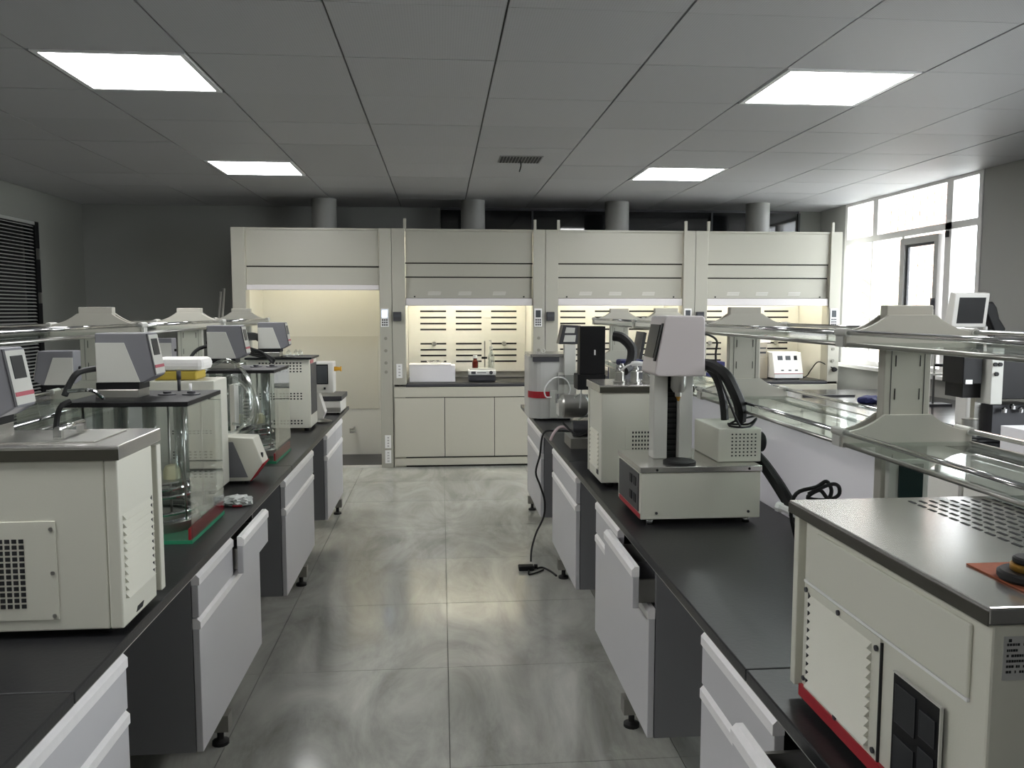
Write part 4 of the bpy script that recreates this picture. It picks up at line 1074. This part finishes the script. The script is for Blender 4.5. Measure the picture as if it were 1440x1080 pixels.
B().lathe([(.018,0),(.018,.03)], (.51,8.46,1.158), 12).tube([(.51,8.46,1.18),(.51,8.46,1.23),(.505,8.45,1.25),(.49,8.44,1.245)], .005).done('spout', M['lightgrey'], r)
B().lathe([(.03,0),(.03,.02)], (.44,8.46,1.06), 12).tube([(.44,8.46,1.07),(.47,8.46,1.07)], .006).done('clamp', M['black'], r)
B().box(.44,.452,8.50,8.512,.967,1.24).done('clamp_rod', M['steel'], r)
# fourth hood
r = thing('titration_unit', 'white sloped control unit with two displays inside the rightmost hood', 'instrument', (3.60, 8.42, ZW))
B().prism([(8.33,ZW+.012),(8.33,.90),(8.40,1.115),(8.55,1.12),(8.58,1.05),(8.58,ZW+.012)], 'x', 3.455, 3.765).done('housing', M['whiteplastic'], r, bevel=.006)
for k, (a, m_) in enumerate(((3.505,'screengrey'),(3.59,'screengrey'),(3.68,'black'))):
    z0 = 1.035
    f = lambda z: 8.33 + (z-.90)*(.07/.215)
    b = B(); w_ = .055 if k < 2 else .035
    b.prism([(f(z0)-.002,z0),(f(z0+.045)-.002,z0+.045),(f(z0+.045)+.003,z0+.045),(f(z0)+.003,z0)], 'x', a, a+w_).done('display', M[m_], r)
for a in (3.53, 3.61, 3.68):
    z0 = .925; B().prism([(f(z0)-.002,z0),(f(z0+.012)-.002,z0+.012),(f(z0+.012)+.003,z0+.012),(f(z0)+.003,z0)], 'x', a, a+.03).done('button', M['darkgrey'], r)
B().box(3.455,3.765,8.327,8.331,.893,.899).done('pink_stripe', M['redprint'], r)
for xx in (3.49,3.73):
    for yy in (8.36,8.55): B().lathe([(.012,0),(.012,.013)], (xx,yy,ZW), 8).done('foot', M['rubber'], r)
tag(B().box(3.20,3.44,8.48,8.72,ZW,1.06).done('parcel_box', mat('beige_card','bdb5a4',.7), off=(3.3,8.6,ZW)), 'beige box left of the white unit in the rightmost hood', 'box')
r = thing('parcel_box', 'beige striped box stacked on top in the rightmost hood', 'box', (3.3, 8.6, 1.0605))
B().box(3.18,3.43,8.48,8.72,1.0605,1.21).done('carton', mat('beige_card','bdb5a4',.7), r)
B().box(3.2,3.42,8.478,8.48,1.10,1.12).box(3.2,3.42,8.478,8.48,1.15,1.165).done('stripe', M['darkgrey'], r)
r = thing('printed_packet', 'white packet with red lines leaning at the top in the rightmost hood', 'packet', (3.32, 8.6, 1.211))
B().box(3.22,3.50,8.56,8.66,1.211,1.37).done('packet', M['card'], r, bevel=.004)
for k in range(4): B().tube([(3.24+.01*k,8.558,1.25+.025*k),(3.32,8.558,1.265+.025*k),(3.40,8.558,1.255+.025*k),(3.46,8.558,1.27+.025*k)], .003, 5).done('red_line', M['inkred'], r)
hose('extension_cord', [(3.79,8.40,ZW+.008),(3.84,8.40,.87),(3.86,8.36,.93),(3.91,8.30,1.02),(3.97,8.2,.985),(4.03,8.165,.955),(4.052,8.165,.95)], .006, M['rubber'], 'dark cord running from the hood to the plug by the window', 'cord')
B().lathe([(.022,-.02),(.026,0),(.026,.012)], (4.02,8.167,.95), 12, 'y').done('plug', M['black'], [o for o in bpy.data.objects if o.name.startswith('extension_cord')][-1], off=(3.79,8.40,ZW+.008))
single(B().box(1.75,2.0,8.40,8.6,ZW,1.05), 'reagent_box', M['blue'], 'dark blue box inside the third fume hood', 'box', (1.87,8.5,ZW), bevel=.005)
single(B().box(2.75,2.95,8.40,8.6,ZW,1.02), 'reagent_box', M['blue'], 'dark blue box inside the rightmost hood behind the arching hose', 'box', (2.85,8.5,ZW), bevel=.005)

# long rods leaning against the first hood
for k in range(2):
    single(B().tube([(-2.17-.05*k,8.0,.0),(-2.035-.03*k,8.05,1.76-.03*k)], .012, 8), 'metal_rod', M['steel'], 'long grey metal rod leaning beside the leftmost hood, %s one' % ('right', 'left')[k], 'rod', (-2.17-.05*k,8.0,0), 'metal rods leaning beside the hoods')

# ------------------------------------------------------------------ window bench equipment
r = thing('screen_analyzer', 'white analyzer with raised touch screen on the window worktop', 'instrument', (3.42, 5.05, .80))
B().box(3.40,3.53,5.075,5.20,.80,1.43).done('body', M['white'], r, bevel=.01)
mo = B().prism([(4.99,1.445),(4.96,1.66),(5.02,1.668),(5.07,1.445)], 'x', 3.215, 3.445).done('monitor', M['white'], r, bevel=.006)
B().prism([(4.984,1.47),(4.962,1.632),(4.966,1.634),(4.99,1.472)], 'x', 3.245, 3.42).done('screen', M['black'], mo)
B().prism([(4.982,1.50),(4.966,1.61),(4.970,1.612),(4.988,1.502)], 'x', 3.27, 3.40).done('screen_image', M['screengrey'], mo)
B().box(3.36,3.40,5.02,5.08,1.38,1.46).done('monitor_arm', M['white'], r)
B().prism([(3.49,1.60),(3.53,1.61),(3.56,1.57),(3.58,1.50),(3.63,1.43),(3.60,1.405),(3.55,1.41),(3.52,1.47),(3.48,1.55)], 'y', 5.05, 5.11).done('black_arm', M['black'], r, bevel=.01)
B().box(3.52,3.56,5.06,5.10,1.38,1.43).done('arm_bracket', M['black'], r)
B().tube([(3.46,5.02,1.40),(3.465,5.02,1.45)], .012).done('knob', M['whiteplastic'], r)
r = thing('black_sampler', 'black twin-housing sampler with white centre strip on the window worktop', 'instrument', (3.15, 4.55, .80))
B().box(2.985,3.10,4.5,4.70,1.13,1.36).done('left_housing', M['black'], r, bevel=.004)
B().box(3.02,3.13,4.55,4.72,1.045,1.30).done('inner_housing', M['black'], r)
B().box(3.0,3.04,4.495,4.5,1.13-.0,1.155).done('name_plate', M['whiteplastic'], r)
st = B().box(3.13,3.20,4.46,4.60,1.015,1.35).done('centre_strip', M['lightgrey'], r, bevel=.003)
for (a, z) in ((3.15,1.29),(3.145,1.245),(3.175,1.245),(3.155,1.19)): B().lathe([(.012,-.01),(.012,0)], (a,4.459,z), 10, 'y').done('knob', M['black'], st)
B().box(3.20,3.52,4.5,4.75,1.04,1.36).done('right_housing', M['black'], r, bevel=.004)
B().box(3.145,3.185,4.62,4.66,.83,1.05).done('column', M['steel'], r)
B().box(3.0,3.5,4.45,4.80,.80,.83).done('base', M['black'], r, bevel=.004)
B().box(3.21,3.5,4.55,4.75,.83,1.0).done('rear_unit', M['darkgrey'], r)
for k in range(5): B().lathe([(.016,0),(.018,.02),(.01,.03)], (3.26+.05*k,4.52,.96+.02*(k%2)), 10).done('connector', M['chrome'], r)
single(B().lathe([(.045,0),(.045,.09),(.048,.094)], (3.06,4.53,.831), 20), 'steel_beaker', M['steel'], 'steel beaker standing on the black sampler base', 'beaker', (3.06,4.53,.831))
single(B().tube([(2.97,4.35,.815),(3.05,4.38,.815),(3.14,4.36,.815)], .01).lathe([(.02,-.0),(.02,.03)], (2.965,4.35,.80), 10), 'clamp_tool', M['black'], 'black clamp lying before the black sampler', 'tool', (2.965,4.35,.80))
r = thing('carton', 'white carton printed with small grey marks on the window worktop', 'box', (3.24, 4.18, .80))
B().box(3.05,3.16+.20,4.05,4.25,.80,.925).done('box_body', M['card'], r, bevel=.002)
pm = B()
for i in range(2):
    for j in range(3): pm.box(3.07+.045*i, 3.085+.045*i, 4.0485, 4.05, .85+.022*j, .856+.022*j)
pm.done('print', M['midgrey'], r)
single(B().lathe([(.03,0),(.03,.022)], (3.16,4.0,.80), 20), 'tape_roll', M['yellow'], 'yellow tape roll beside the white carton', 'tape', (3.16,4.0,.80))
r = thing('retort_stand', 'steel retort stand with round clamp below the window', 'stand', (3.92, 6.25, .80))
B().box(3.80,4.02,6.18,6.32,.80,.815).done('base', M['darkgrey'], r)
B().tube([(3.90,6.25,.815),(3.90,6.25,1.50)], .009).done('rod', M['steel'], r)
B().box(3.74,4.02,6.20,6.30,1.04,1.055).done('platform', M['white'], r)
B().tube([(3.90,6.25,1.12),(4.0,6.2,1.12)], .012).lathe([(.035,0),(.035,.03)], (4.0,6.18,1.12), 12, 'y').done('clamp', M['black'], r)
single(B().box(3.16,3.62,6.95,6.99,.80,.815), 'steel_ruler', M['darkgrey'], 'dark bar lying at the far end of the window worktop', 'bar', (3.4,6.97,.80))
gg = B(); bmesh.ops.create_icosphere(gg.bm, subdivisions=3, radius=1)
for v in gg.bm.verts:
    n = v.co.copy(); k = 1+.25*math.sin(n.x*6)*math.cos(n.y*5+1); v.co = Vector((n.x*.12*k, n.y*.07*k, max(-.025, n.z*.035*k)))
    
for f in gg.bm.faces: f.smooth = True
bmesh.ops.translate(gg.bm, verts=gg.bm.verts, vec=(3.50, 6.45, .825))
single(gg, 'glove', M['blue'], 'crumpled navy glove on the window worktop', 'glove', (3.50,6.45,.80))

for o in list(bpy.data.objects):
    if '_o' in o: del o['_o']
